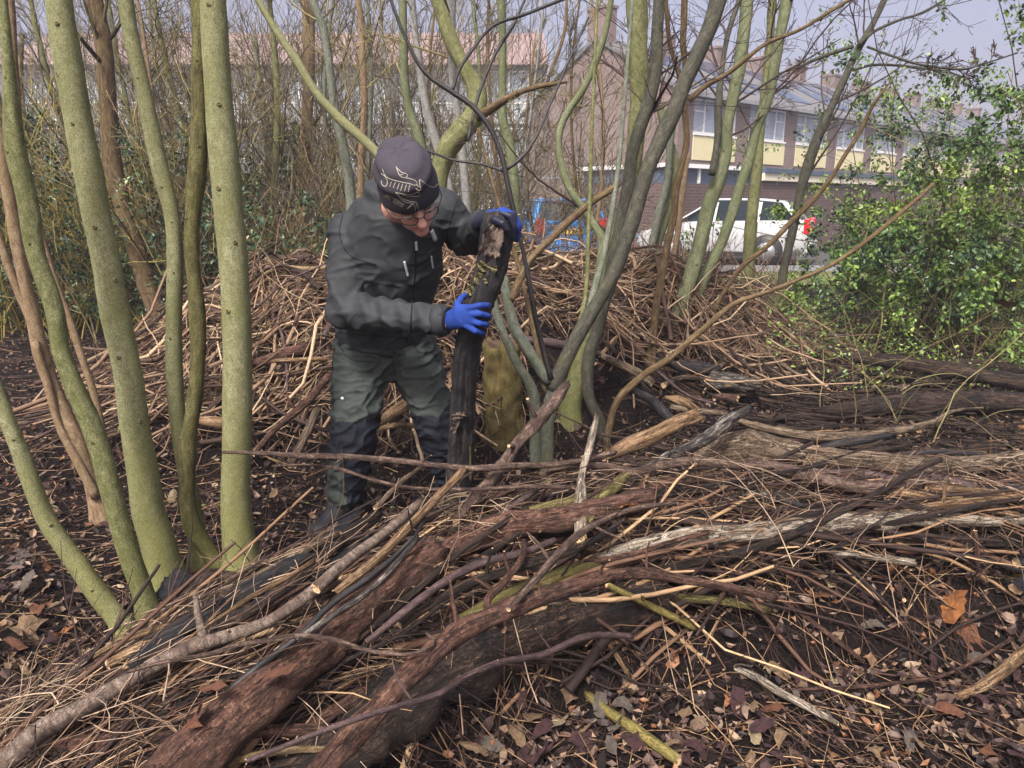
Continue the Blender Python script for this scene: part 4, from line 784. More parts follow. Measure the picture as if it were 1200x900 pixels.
W('branch', 'long smooth black branch forking over the thick red log', [(498, 614, .5, 4), (488, 632, .49, 5), (466, 656, .46, 6), (436, 682, .44, 8), (400, 707, .42, 8), (380, 724, .41, 8), (355, 750, .39, 8), (330, 770, .37, 9), (300, 792, .33, 10), (270, 818, .3, 10)], 'bark_black', 'cut_dark', .05, .01, extra=[(.15, .1, .6)])
W('branch', 'black branch dotted with white fungus just above the thick red log', [(490, 638, .48, 6), (464, 668, .46, 7), (446, 688, .45, 7), (420, 710, .43, 8), (380, 736, .41, 8), (350, 758, .39, 8)], 'log_char', 'cut_dark', .05, .02)
W('branch', 'thin orange-brown twig arching across the thick red log', [(150, 796, .37, 4), (200, 783, .42, 5), (250, 774, .42, 5), (280, 764, .43, 6), (320, 758, .43, 6), (350, 753, .43, 6), (390, 758, .44, 6), (443, 773, .44, 5), (490, 773, .44, 4), (510, 760, .44, 4), (500, 750, .45, 3)], 'log_brown', amp=.06)
W('log', 'long tan log with a swollen wedge-shaped end on top of the pile at right', [(806, 549, .40, 7), (826, 540, .41, 20), (850, 532, .42, 34), (874, 527, .43, 38), (900, 532, .43, 34), (940, 539, .43, 27), (980, 543, .43, 23), (1020, 545, .42, 22), (1060, 550, .41, 23), (1100, 552, .40, 23), (1140, 550, .39, 22), (1200, 544, .38, 22), (1290, 540, .36, 22)], 'log_grey', 'cut', .12, .04, .3, extra=[(.12, .03, .4), (.58, .03, .3)])
W('branch', 'long wavy grey-brown branch lying level across the top of the pile', [(640, 557, .50, 4), (675, 552, .51, 7), (712, 552, .51, 8), (742, 559, .50, 10), (760, 555, .50, 10), (785, 549, .50, 11), (812, 546, .50, 11), (850, 550, .49, 11), (900, 552, .48, 13), (940, 562, .46, 15), (980, 572, .44, 16), (1020, 578, .42, 17), (1050, 575, .42, 18), (1082, 566, .42, 15)], 'log_brown', 'cut', .08, .02, extra=[(.35, .05, .4)])
W('branch', 'thin branch held out level in front of the man\'s knees', [(262, 536, .60, 4), (300, 537, .60, 5), (350, 540, .59, 7), (417, 542, .58, 7), (483, 548, .57, 7), (517, 552, .56, 7), (557, 555, .56, 8), (600, 552, .55, 8), (650, 550, .54, 7), (690, 544, .53, 7), (720, 536, .53, 6)], 'log_brown', 'cut', .06, .01, extra=[(.5, .08, .3), (.3, .06, .4)])
W('branch', 'second thinner branch looping below the level one at the man\'s shins', [(320, 552, .53, 3), (370, 551, .54, 3), (400, 556, .54, 4), (430, 566, .52, 4), (470, 576, .5, 4), (520, 580, .5, 5), (570, 579, .5, 5), (620, 576, .5, 5), (680, 578, .48, 5)], 'log_brown', amp=.05)
W('log', 'short tan stripped log pointing up right in front of the stool', [(712, 540, .50, 13), (735, 528, .52, 17), (760, 518, .54, 19), (790, 503, .57, 18), (815, 492, .59, 16)], 'log_tan', 'cut', .1, .04, 1.2)
W('log', 'black and yellow burnt branch slanting up behind the tan log', [(700, 585, .36, 8), (745, 560, .42, 8), (780, 541, .47, 10), (806, 530, .50, 12), (830, 517, .53, 17), (852, 499, .57, 14), (877, 485, .59, 8)], 'log_char', 'cut_dark', .15, .06, 1.)
W('log', 'whitish peeled log along the front face of the pile', [(690, 663, .33, 10), (720, 655, .34, 15), (750, 648, .35, 18), (800, 637, .36, 22), (850, 632, .36, 21), (900, 628, .36, 20), (940, 621, .36, 22), (980, 617, .36, 23), (1020, 617, .36, 23), (1060, 614, .36, 20), (1110, 614, .35, 17), (1160, 617, .34, 12), (1215, 612, .33, 14)], 'log_white', 'cut', .14, .05)
W('log', 'purple-brown smooth log under the tan log at the right edge', [(1072, 566, .36, 13), (1100, 570, .37, 16), (1130, 576, .37, 18), (1180, 581, .36, 19), (1260, 586, .35, 20)], 'log_purple')
W('branch', 'purple-brown branch tucked beneath the tan log', [(940, 556, .37, 7), (960, 558, .38, 10), (1000, 560, .38, 12), (1040, 566, .38, 12), (1076, 569, .37, 9)], 'log_purple')
W('branch', 'tan forked branch rising to the right edge above the peeled log', [(1040, 606, .37, 7), (1084, 600, .39, 10), (1120, 596, .40, 10), (1160, 592, .41, 10), (1240, 580, .42, 9)], 'log_tan', extra=[(.3, .1, .5)])
W('branch', 'dark brown crooked branch just above the peeled log', [(900, 620, .38, 6), (930, 612, .39, 8), (960, 606, .40, 9), (1000, 597, .40, 10), (1040, 597, .40, 10), (1070, 600, .39, 9), (1102, 607, .38, 8)], 'log_rot')
W('branch', 'short pale stick with a cut end in the dark hollow below the peeled log', [(974, 654, .27, 8), (1000, 655, .27, 9), (1020, 658, .26, 9), (1069, 665, .25, 9)], 'log_white')
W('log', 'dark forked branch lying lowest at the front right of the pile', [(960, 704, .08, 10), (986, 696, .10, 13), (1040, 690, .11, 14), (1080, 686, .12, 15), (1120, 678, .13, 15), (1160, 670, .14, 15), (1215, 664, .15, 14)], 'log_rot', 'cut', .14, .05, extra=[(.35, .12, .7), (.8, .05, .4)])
W('branch', 'red-brown twig standing upright against the front right of the pile', [(1142, 628, .34, 4), (1144, 650, .28, 5), (1147, 680, .2, 5)], 'log_red')
W('branch', 'yellow-green branch poking out of the dark front of the pile', [(712, 692, .3, 7), (762, 710, .24, 9), (787, 722, .2, 9), (816, 737, .14, 8)], 'log_yellow', extra=[(.4, .04, .7)])
W('branch', 'smooth olive branch half hidden in the dark front of the pile', [(745, 693, .24, 9), (780, 699, .23, 10), (812, 702, .22, 10), (850, 705, .2, 10), (900, 715, .16, 9)], 'log_olive')
W('branch', 'yellow-green mossy stick on the leaf litter at the bottom', [(688, 814, .04, 10), (708, 830, .045, 12), (725, 842, .045, 13), (762, 867, .045, 13), (794, 890, .04, 12)], 'log_yellow', 'cut')
W('branch', 'tan twig with a short fork hanging out over the litter', [(670, 708, .26, 4), (707, 747, .17, 6), (725, 772, .11, 6), (738, 795, .05, 5)], 'log_tan', extra=[(.45, .07, .8)])
W('branch', 'long pale split lath lying on the litter', [(852, 779, .03, 6), (880, 791, .035, 9), (915, 812, .035, 10), (950, 830, .035, 9), (982, 848, .03, 5)], 'log_white', 'cut', .2, .05)
W('branch', 'red-brown twig leaning from the pile onto the litter at right', [(896, 690, .22, 4), (930, 713, .16, 5), (967, 740, .1, 6), (1012, 775, .04, 5)], 'log_red')
W('branch', 'long thin red-brown twig bowed across the right-hand litter', [(920, 808, .03, 3), (967, 807, .035, 4), (1033, 802, .04, 4), (1100, 793, .045, 4), (1150, 770, .05, 4), (1186, 748, .06, 4)], 'log_red', amp=.05)
W('branch', 'stout tan broken stick at the right edge of the litter', [(1122, 816, .04, 9), (1145, 808, .05, 12), (1167, 793, .06, 13), (1215, 752, .09, 13)], 'log_tan', 'cut', .1)
W('branch', 'thin yellow twig lying over the orange leaf at right', [(1138, 700, .12, 4), (1167, 683, .14, 5), (1215, 670, .16, 4)], 'log_yellow')
W('branch', 'weathered forked branch leaning from the pile up to the stool', [(535, 614, .43, 13), (560, 585, .47, 13), (585, 557, .52, 13), (612, 520, .60, 16), (638, 490, .66, 16), (664, 456, .73, 9)], 'log_brown', 'cut', .15, .05, 1.2, extra=[(.5, .07, .5), (.7, .12, .4)])
W('branch', 'upright splintered dead piece with a frayed lower end, below the stool', [(699, 494, .66, 6), (691, 528, .60, 8), (682, 562, .53, 9), (680, 598, .48, 13), (681, 630, .44, 15)], 'log_white', 'cut', .2, .08, 2.)
W('branch', 'olive-pale dead piece crossing the splintered one', [(738, 560, .49, 10), (722, 574, .48, 13), (705, 590, .47, 14), (688, 618, .45, 12)], 'log_olive', 'cut', .15, .05, 1.)
W('log', 'short mossy olive log behind the bent reddish branch', [(590, 618, .43, 12), (620, 608, .44, 15), (650, 600, .45, 16), (690, 590, .45, 13)], 'log_moss')
W('log', 'brown log end poking out between the mossy one and the level branch', [(590, 598, .42, 9), (630, 590, .43, 12), (672, 581, .44, 11)], 'log_rot')
W('branch', 'reddish brown branch under the wavy level one, right of centre', [(740, 582, .43, 9), (785, 572, .45, 11), (825, 566, .45, 11), (878, 562, .44, 9)], 'log_red')
W('log', 'black and ochre mottled log inside the right-hand pile', [(842, 592, .38, 12), (880, 589, .39, 18), (910, 588, .39, 19), (945, 591, .38, 16)], 'log_char', 'cut_dark')
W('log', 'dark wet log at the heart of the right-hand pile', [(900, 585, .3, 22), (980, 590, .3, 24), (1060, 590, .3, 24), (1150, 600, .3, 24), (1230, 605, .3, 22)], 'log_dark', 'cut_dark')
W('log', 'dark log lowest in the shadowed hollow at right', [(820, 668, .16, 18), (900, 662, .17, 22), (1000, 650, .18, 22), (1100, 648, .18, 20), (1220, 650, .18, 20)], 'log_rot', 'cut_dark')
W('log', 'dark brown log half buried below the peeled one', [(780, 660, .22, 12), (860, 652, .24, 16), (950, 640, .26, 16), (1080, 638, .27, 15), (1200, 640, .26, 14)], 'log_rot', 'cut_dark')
# behind, right
W('log', 'longest dark trunk lying across the right background under the bush', [(775, 380, .16, 9), (812, 387, .17, 11), (860, 397, .17, 12), (900, 403, .18, 14), (975, 415, .19, 15), (1050, 424, .19, 16), (1100, 432, .19, 19), (1150, 440, .18, 19), (1230, 454, .17, 20)], 'log_rot', 'cut_dark', .1, .04)
W('log', 'second dark trunk end behind the longest one at the right edge', [(1110, 424, .17, 8), (1150, 427, .18, 11), (1220, 438, .18, 12)], 'log_rot')
W('log', 'thick dark brown log half sunk in litter at the right edge, middle distance', [(955, 484, .07, 10), (980, 481, .09, 16), (1012, 477, .10, 19), (1075, 472, .11, 24), (1125, 470, .11, 24), (1220, 472, .11, 22)], 'log_rot', 'cut_dark', .14, .05)
W('branch', 'curved yellowish-grey branch behind the tan log, thin end rising right', [(862, 492, .14, 7), (900, 503, .15, 10), (950, 511, .15, 11), (1012, 510, .15, 11), (1050, 505, .16, 10), (1095, 494, .17, 7), (1120, 481, .19, 4), (1152, 478, .2, 3)], 'log_grey')
W('branch', 'short black branch lying behind the tan log', [(960, 528, .3, 6), (980, 525, .3, 9), (1012, 520, .3, 9), (1042, 514, .3, 6)], 'log_dark')
W('branch', 'black thin branch lying right of the short black one', [(1055, 538, .36, 5), (1100, 535, .36, 7), (1150, 537, .36, 6)], 'log_dark')
W('log', 'charred log with an ochre underside right of the mossy green trunks', [(785, 436, .19, 14), (825, 442, .2, 21), (850, 447, .2, 21), (890, 451, .2, 16)], 'log_char', 'cut_dark', .18, .06)
W('log', 'dark log pile end below the mossy green trunks', [(700, 405, .35, 14), (740, 418, .34, 18), (790, 430, .30, 16), (840, 436, .25, 12)], 'log_dark', 'cut_dark', .15, .05)
W('branch', 'short broken brown branch below the charred log', [(838, 466, .13, 8), (850, 465, .13, 9), (863, 467, .13, 8)], 'log_red')
W('branch', 'light split plank among the debris right of the stool', [(780, 466, .2, 6), (800, 471, .2, 12), (816, 479, .2, 6)], 'log_tan', 'cut', .2)
W('branch', 'grey-brown crooked stick below the split plank', [(787, 477, .17, 7), (820, 482, .17, 8), (851, 485, .16, 7)], 'log_grey')
W('branch', 'grey weathered limb propped behind the stool', [(702, 418, .42, 7), (725, 430, .4, 10), (750, 442, .36, 11), (764, 452, .32, 8)], 'log_grey')
W('branch', 'blue-black branch with a pale cut end behind the stool', [(745, 462, .28, 8), (765, 474, .26, 11), (786, 492, .22, 11)], 'log_dark', 'cut')
W('branch', 'bare stick slanting up behind the stool towards the heap', [(703, 420, .42, 5), (722, 400, .5, 5), (742, 378, .6, 5)], 'log_tan')
W('branch', 'purple-brown limb seen behind the stool over the heap', [(600, 400, .62, 8), (640, 405, .6, 12), (690, 415, .5, 12)], 'log_purple')
# around the man
W('branch', 'pale forked stick on the heap left of the man, level with his waist', [(285, 430, .42, 4), (330, 426, .5, 5), (384, 424, .52, 5)], 'log_tan')
W('log', 'reddish log on the heap left of the man at jacket height', [(290, 432, .45, 8), (330, 420, .52, 14), (386, 404, .56, 16)], 'log_red')
W('branch', 'knotted brown stick sloping down from the heap left of the man\'s knees', [(296, 532, .22, 7), (330, 500, .3, 8), (350, 484, .36, 9), (386, 444, .46, 9)], 'log_red', extra=[(.5, .1, .5)])
W('branch', 'grey stick sloping beside the knotted brown one', [(340, 545, .2, 8), (360, 512, .28, 10), (372, 482, .34, 8)], 'log_grey')
W('log', 'broken tan log seen between the man\'s legs', [(443, 500, .28, 9), (465, 485, .32, 15), (487, 470, .34, 12)], 'log_tan')
W('branch', 'pale stick below the broken log between the man\'s legs', [(445, 502, .22, 5), (470, 498, .24, 7), (498, 500, .24, 6)], 'log_tan')
W('branch', 'grey-brown stick between boots and pile', [(440, 600, .25, 6), (470, 570, .28, 6), (500, 548, .3, 5)], 'log_grey')
W('log', 'pale log low on the heap left, behind the crooked trunk', [(232, 495, .3, 9), (262, 500, .3, 14), (296, 497, .3, 9)], 'log_tan')
W('branch', 'slim grey dead branch at the foot of the bent red one', [(430, 760, .36, 8), (470, 728, .4, 9), (520, 690, .42, 10), (570, 665, .42, 10), (610, 655, .42, 9), (650, 640, .42, 8)], 'log_purple')
W('branch', 'knobbly forked branch ending in a pale cut tip in mid pile', [(590, 745, .38, 9), (570, 715, .41, 10), (590, 690, .43, 9), (610, 665, .45, 8), (615, 642, .46, 7)], 'log_red', extra=[(.4, .08, .6), (.6, .07, .6)])
W('branch', 'brown branch between the big rotten log and the bent red one', [(470, 740, .36, 10), (510, 712, .38, 11), (550, 690, .40, 11), (600, 674, .41, 12), (660, 655, .42, 10), (720, 628, .42, 8)], 'log_rot', extra=[(.4, .1, .4)])
W('branch', 'mossy grey log low beneath the knobbly forked branch', [(540, 735, .28, 16), (590, 708, .31, 18), (640, 686, .33, 18), (700, 668, .33, 14)], 'log_moss', 'cut_dark')
W('branch', 'long brown fork reaching from the splintered piece down across the pile', [(596, 722, .47, 6), (625, 690, .48, 8), (655, 655, .49, 9), (680, 632, .50, 9), (705, 618, .5, 7), (745, 602, .5, 6), (790, 596, .49, 5)], 'log_brown', extra=[(.3, .1, .5), (.6, .1, .5), (.8, .1, .5)])
M['stump'] = bark('stump_bark', (.04, .03, .012), (.115, .085, .03), (.22, .17, .07), (.09, .085, .03), 14, 5, .5, .005, .85, .2, (.45, .65))
# mossy stump behind the man
o = tube_obj('stump', [[*PH(592, 528, 0), .135], [*(PH(592, 528, 0)+np.array([0, 0, .06])), .125], [*(PH(592, 528, 0)+np.array([-.01, 0, .3])), .112], [*(PH(592, 528, 0)+np.array([-.02, .01, .62])), .105]], [M['stump'], M['cut_dark']], None, K=30, S=30, amp=.06, fine=.015, ragged=.5)
tag(o, 'mossy yellow-green tree stump standing behind the held log', 'stump')
o = tube_obj('stump', [[*PH(127, 560, 0), .04], [*(PH(127, 560, 0)+np.array([.0, 0, .12])), .035], [*(PH(127, 560, 0)+np.array([-.01, 0, .3])), .02]], [M['log_yellow'], M['cut']], None, K=12, S=12, amp=.2, fine=.06, ragged=2)
tag(o, 'small splintered yellow stump behind the thick pale trunk', 'stump')
# ------------------------------------------------------------------ sticks: the individual ones
r = np.random.RandomState(77)
def spine_pt(t):
    i = np.minimum(t.astype(int), len(PILE)-2); f = (t-i)[:, None]; return PILE[i]*(1-f)+PILE[i+1]*f, unit(PILE[i+1]-PILE[i])
def pile_sticks(n, r, Lr, spread, K, lift=(0., .05), wob=.07, tr=(0., 7.6), side=(-1., 1.)):
    t = r.uniform(tr[0], tr[1], n); c, T = spine_pt(t); T = T*np.array([1, 1, 0]); Nn = np.stack([-T[:, 1], T[:, 0], np.zeros(n)], 1)
    u = r.uniform(side[0], side[1], n); c = c+Nn*(u*.42)[:, None]; a = r.randn(n)*spread; D = T*np.cos(a)[:, None]+Nn*np.sin(a)[:, None]; D[:, 2] += r.randn(n)*.08
    L = r.uniform(*Lr, n); P = curve_from(c-D*(L/2)[:, None], D, L, K, wob, 0, r)
    z = pile_h(P[:, :, 0], P[:, :, 1]); zt = z*.9+ground_h(P[:, :, 0], P[:, :, 1])*.1
    # rest on the pile: follow the smoothed surface, stiffly
    zm = zt.mean(1, keepdims=True); sl = ((zt-zm)*np.linspace(-1, 1, K)).sum(1, keepdims=True)/(np.linspace(-1, 1, K)**2).sum()
    P[:, :, 2] = .45*zt+.55*(zm+sl*np.linspace(-1, 1, K))+r.uniform(lift[0], lift[1], n)[:, None]+(P[:, :, 2]-P[:, :1, 2])*.35
    return P
def heap_sticks(n, r, Lr, K, lift=(-.02, .06), wob=.12, spread=.7, X=(-3.2, 2.9), Y=(3.7, 6.6)):
    x = r.uniform(*X, n*4); y = r.uniform(*Y, n*4); k = (heap_h(x, y) > .14) & ~((x > .05) & (y < 4.75)); x = x[k][:n]; y = y[k][:n]; n = len(x)
    a = r.randn(n)*spread+.25*np.sign(r.randn(n)); D = np.stack([np.cos(a), np.sin(a), r.randn(n)*.15], 1); L = r.uniform(*Lr, n)
    P = curve_from(np.stack([x, y, 0*x], 1)-D*(L/2)[:, None], D, L, K, wob, 0, r); P[:, :, 2] = P[:, :, 2]*.5+(heap_h(P[:, :, 0], P[:, :, 1])*.95)*.75+.25*heap_h(P[:, :, 0], P[:, :, 1]).mean(1, keepdims=True)+r.uniform(lift[0], lift[1], n)[:, None]
    return P
def indiv(Ps, rad, mats, name, label, cat, group):
    for P, rr_ in zip(Ps, rad):
        K = P.shape[0]; rows = np.concatenate([P, (rr_*np.linspace(1.1, .6, K))[:, None]], 1)
        o = tube_obj(name, rows, [M[mats[r.randint(len(mats))]], M['cut']], None, K=K*2, S=7, amp=.1, fine=.03, ragged=.5); tag(o, label, cat, group)
indiv(pile_sticks(165, r, (.4, 1.6), .2, 12, (-.07, .026), .055, side=(-.6, 1.)), r.uniform(.008, .023, 165)*r.uniform(.4, 1, 165), ['log_tan', 'log_red', 'log_purple', 'log_grey', 'log_rot', 'log_dark', 'bark_brown', 'log_red', 'log_dark', 'log_rot'], 'stick', 'dead brown stick lying among many alike along the foreground log pile', 'stick', 'sticks lying along the foreground pile')
indiv(heap_sticks(130, r, (.5, 1.9), 12, lift=(-.02, .12)), r.uniform(.006, .026, 130)*r.uniform(.4, 1, 130), ['log_rot', 'bark_tan', 'log_red', 'log_grey', 'bark_brown', 'log_purple', 'log_grey'], 'stick', 'dead stick lying among many alike on the big brush heap behind the man', 'stick', 'sticks lying on the brush heap behind the man')
# dead stuff past counting
def soft(Ps, r, lo, hi): n, K, _ = Ps.shape; return (r.uniform(lo, hi, n)*r.uniform(.5, 1, n))[:, None]*np.linspace(1, .45, K)[None]
def curls(n, r, fn, Lr, K, kw, droop):
    P = fn(n, r, Lr, K=K, **kw); s = np.linspace(0, 1, K)[None]; n = len(P)
    P[:, :, 2] -= (r.uniform(0, droop, n))[:, None]*s**2; return P
PA = curls(750, r, pile_sticks, (.25, 1.1), 8, dict(side=(-.62, 1.), spread=.28, lift=(-.07, .025), wob=.11), .05)
PB = curls(750, r, pile_sticks, (.15, .5), 7, dict(side=(-.8, 1.), spread=.9, lift=(.0, .07), wob=.2), .08)
PC = curls(650, r, pile_sticks, (.25, .8), 8, dict(side=(-.6, 1.), spread=.25, lift=(.0, .05), wob=.12, tr=(0., 2.6)), .04)
sets = [(PA, soft(PA, r, .0015, .008), 4), (PB, soft(PB, r, .0008, .0025), 3), (PC, soft(PC, r, .001, .004), 4)]
C1, R1 = children(PB, soft(PB, r, .0012, .0025), 2, .2, 1, (.3, .9), (.3, .6), 5, .7, .15, 0, r); sets.append((C1, R1, 3))
HD = heap_sticks(640, r, (.4, 1.8), 11, lift=(-.02, .16), spread=1.1); HRD = soft(HD, r, .005, .022); HC, HRC = children(HD, HRD, 4, .15, .95, (.3, .9), (.2, .5), 7, .6, .15, .02, r)
V, F, B, RN = join_tubes(sets); RN = RN**1.5; tag(link('brushwood', mesh(V, [F], {'bc': B, 'rnd': RN}, name='brushwood'), M['twig']), 'fine tangled brushwood filling the long foreground log pile', 'brushwood', kind='stuff')
HA = curls(2800, r, heap_sticks, (.3, 1.2), 7, dict(lift=(-.06, .10), wob=.15), .16)
HB = curls(1900, r, heap_sticks, (.25, .9), 7, dict(lift=(.0, .18), wob=.24, spread=1.2), .4)
C1, R1 = children(HA[:1500], soft(HA, r, .003, .008)[:1500], 2, .2, .9, (.3, .9), (.2, .5), 6, .7, .16, .03, r)
V, F, B, RN = join_tubes([(HD, HRD, 6), (HC, HRC, 3), (C1, R1, 3), (HA, soft(HA, r, .002, .011), 3), (HB, soft(HB, r, .002, .005), 3)])
tag(link('brushwood', mesh(V, [F], {'bc': B, 'rnd': RN}, name='heap'), M['twig_pale']), 'mass of pale brown brushwood making up the big heap behind the man', 'brushwood', kind='stuff')
n = 760; PD = pile_sticks(n, r, (.3, 1.4), .2, 10, (-.08, .02), .12, side=(-.72, 1.)); RD = soft(PD, r, .004, .017); CD, RD2 = children(PD, RD, 3, .2, .95, (.3, .9), (.15, .45), 7, .6, .15, .0, r)
V, F, B, RN = join_tubes([(PD, RD, 6), (CD, RD2, 3)]); RN = RN**2.2; tag(link('forked_brushwood', mesh(V, [F], {'bc': B, 'rnd': RN}, name='forked'), M['twig']), 'forked brown branchwood mixed through the foreground log pile', 'brushwood', kind='stuff')
n = 480; PE = curls(n, r, pile_sticks, (.15, .75), 9, dict(side=(-.7, 1.), spread=.8, lift=(.03, .12), wob=.2), .12); RE = soft(PE, r, .0010, .0026); CE, RE2 = children(PE, RE, 2, .2, .95, (.3, .9), (.2, .5), 6, .7, .18, .0, r)
V, F, B, RN = join_tubes([(PE, RE, 4), (CE, RE2, 3)]); tag(link('curly_twigs', mesh(V, [F], {'bc': B, 'rnd': RN}, name='curly'), M['twig_tan']), 'thin curly tan twigs springing from the top of the foreground pile', 'twigs', kind='stuff')
# loose twigs on the floor
n = 9000; y = 1.1+8.4*r.rand(n)**1.5; x = (r.rand(n)*2-1)*(1.1+y*.75); a = r.rand(n)*6.28; D = np.stack([np.cos(a), np.sin(a), 0*a], 1); L = r.uniform(.06, .5, n)
P = curve_from(np.stack([x, y, 0*x], 1), D, L, 5, .15, 0, r); P[:, :, 2] = ground_h(P[:, :, 0], P[:, :, 1])+.012+np.abs(P[:, :, 2])*.3
k = np.ones(n, bool)
V, F, B, RN = join_tubes([(P, soft(P, r, .0008, .0042), 3)]); tag(link('loose_twigs', mesh(V, [F], {'bc': B, 'rnd': RN}, name='loose'), M['twig']), 'loose fallen twigs scattered over the leaf litter', 'twigs', kind='stuff')
# debris between the stool and the green bush
n = 420; x = r.uniform(.4, 4.5, n); y = r.uniform(3.2, 5.6, n); a = r.randn(n)*.5; D = np.stack([np.cos(a), np.sin(a), 0*a], 1); L = r.uniform(.2, .8, n)
P = curve_from(np.stack([x, y, 0*x], 1), D, L, 8, .05, 0, r); P[:, :, 2] = ground_h(P[:, :, 0], P[:, :, 1])+r.uniform(.0, .12, n)[:, None]+P[:, :, 2]*.5
V, F, B, RN = join_tubes([(P, soft(P, r, .004, .022), 8)]); tag(link('dead_wood', mesh(V, [F], {'bc': B, 'rnd': RN}, name='debris'), M['log_rot']), 'low spread of dark broken branches on the ground right of the stool', 'dead wood', kind='stuff')
# ------------------------------------------------------------------ leaf litter
def litter(n, x, y, size, name, label=None, **kw):
    z = ground_h(x, y)+r.uniform(.0, .03, n); return scatter_leaves(name, np.stack([x, y, z], 1), size, M['litter'], None, flat=.72, r=r, width=1.3, curl=1.8, **kw)
n = 24000; yy = 1.0+6.5*r.rand(n)**1.25; xx = (r.rand(n)*2-1)*(1.0+yy*.78)
tag(litter(n, xx, yy, .026, 'leaf_litter', simple=True), 'small dead leaves and crumbs carpeting the ground', 'leaf litter')
n = 12000; yy = 1.0+9*r.rand(n)**1.3; xx = (r.rand(n)*2-1)*(1.2+yy*.8)
tag(litter(n, xx, yy, .048, 'leaf_litter'), 'larger dead leaves scattered over the ground', 'leaf litter')
# large near leaves, each one a leaf of the ground
def maple(seed, lob=5, oval=False):
    q = np.random.RandomState(seed); V = [(0, 0, 0)]; rim = []
    for i in range(lob):
        a = R(-125+i*250/(lob-1)); rr_ = (.62, .85, 1., .85, .62)[i]
        rim += [((a-R(17)), rr_*.62), (a-R(7), rr_*.72), (a, rr_), (a+R(7), rr_*.7), (a+R(16), rr_*.6)]
        if i < lob-1: rim.append((a+R(31), .46))
    rim = [(R(-170), .2)]+rim+[(R(170), .2)]
    if oval: rim = [(math.pi*(-1+2*(i+.5)/16), (.85+.08*(-1)**i)/math.sqrt(math.cos(math.pi*(-1+2*(i+.5)/16))**2+(math.sin(math.pi*(-1+2*(i+.5)/16))/.45)**2)) for i in range(16)]
    for a, d in rim: d *= q.uniform(.9, 1.08); V.append((math.cos(a)*d, math.sin(a)*d, 0))
    V = np.array(V); ph = q.rand(3)*6; V[:, 2] = .16*np.sin(V[:, 0]*3+ph[0])+.14*np.sin(V[:, 1]*4+ph[1])+.75*(V[:, 1]**2)*q.uniform(-.4, 1.2)+.5*V[:, 0]**2*q.uniform(-1, 1)
    n = len(V); F = [(0, i, i % (n-1)+1) for i in range(1, n)]; return V, F
lm = {}
for nm, c in (('tan', (.30, .2, .12)), ('orange', (.38, .15, .05)), ('purple', (.085, .04, .045)), ('grey', (.17, .14, .12)), ('russet', (.2, .085, .05)), ('straw', (.4, .32, .2))):
    t = NT('leaf_'+nm); v = t.coord(None, (1, 1, 1)); n1 = t.noise(v, 3, 6, .65); n2 = t.noise(v, 14, 5, .7)
    c1 = t.mix(t.ramp(n1, [(.4, 0.), (.68, .85)]), c, tuple(q*.4 for q in c)); t.out(c1, .65, t.bump(n2, .7, .05), .35); lm[nm] = t.m
MM = [mesh(*maple(i, oval=i > 3), smooth=False, name='leaf') for i in range(9)]
leafmeshes = []
for i, me in enumerate(MM):
    for nm in lm:
        c = me.copy(); c.materials.append(lm[nm]); leafmeshes.append((nm, c))
def put_leaf(p, s, nm, r, flat=.35, lab=None, parent=ground):
    opts = [m for q, m in leafmeshes if q == nm]; o = bpy.data.objects.new('leaf', opts[r.randint(len(opts))]); COL.objects.link(o); o.parent = parent
    o.location = p; o.rotation_euler = (r.randn()*flat, r.randn()*flat, r.rand()*6.28); o.scale = (s, s*r.uniform(.7, 1), s)
    if lab: o['label'] = lab
    return o
for (px, py, h, s, nm, lab) in [(1118, 712, .12, .105, 'orange', 'big orange-tan maple leaf lying on the twigs at right'), (1126, 736, .07, .10, 'russet', 'rusty red torn leaf below the orange one'), (668, 815, .04, .08, 'tan', None), (655, 848, .03, .07, 'straw', None), (1062, 646, .3, .04, 'russet', None),
    (738, 872, .02, .075, 'grey', None), (690, 872, .02, .09, 'purple', None), (625, 890, .03, .08, 'purple', None), (1155, 845, .02, .09, 'purple', None), (828, 590, .52, .045, 'russet', 'curled russet dead leaf hanging on a twig of the pile'), (735, 590, .5, .05, 'orange', None), (250, 808, .38, .05, 'russet', None), (222, 842, .33, .06, 'russet', None),
    (25, 738, .05, .10, 'tan', None), (75, 742, .04, .05, 'orange', None), (1178, 358, .8, .12, 'tan', None), (30, 645, .03, .08, 'grey', None), (55, 690, .03, .08, 'tan', None), (330, 790, .38, .06, 'russet', None), (900, 745, .03, .06, 'russet', None), (1180, 725, .06, .08, 'grey', None)]:
    put_leaf(tuple(PH(px, py, h)), s, nm, r, .35, lab)
nms = ['tan', 'purple', 'grey', 'russet', 'straw', 'purple', 'grey', 'tan', 'purple']
for k in range(275):
    if k < 130: px, py = r.uniform(450, 1200), r.uniform(700, 900)
    elif k < 230: px, py = r.uniform(0, 260), r.uniform(430, 800)
    else: px, py = r.uniform(300, 1150), r.uniform(420, 640)
    p = PH(px, py, 0); p[2] = ground_h(p[0], p[1])+.02+r.rand()*.02
    put_leaf(tuple(p), r.uniform(.028, .06), nms[r.randint(len(nms))], r, .3)
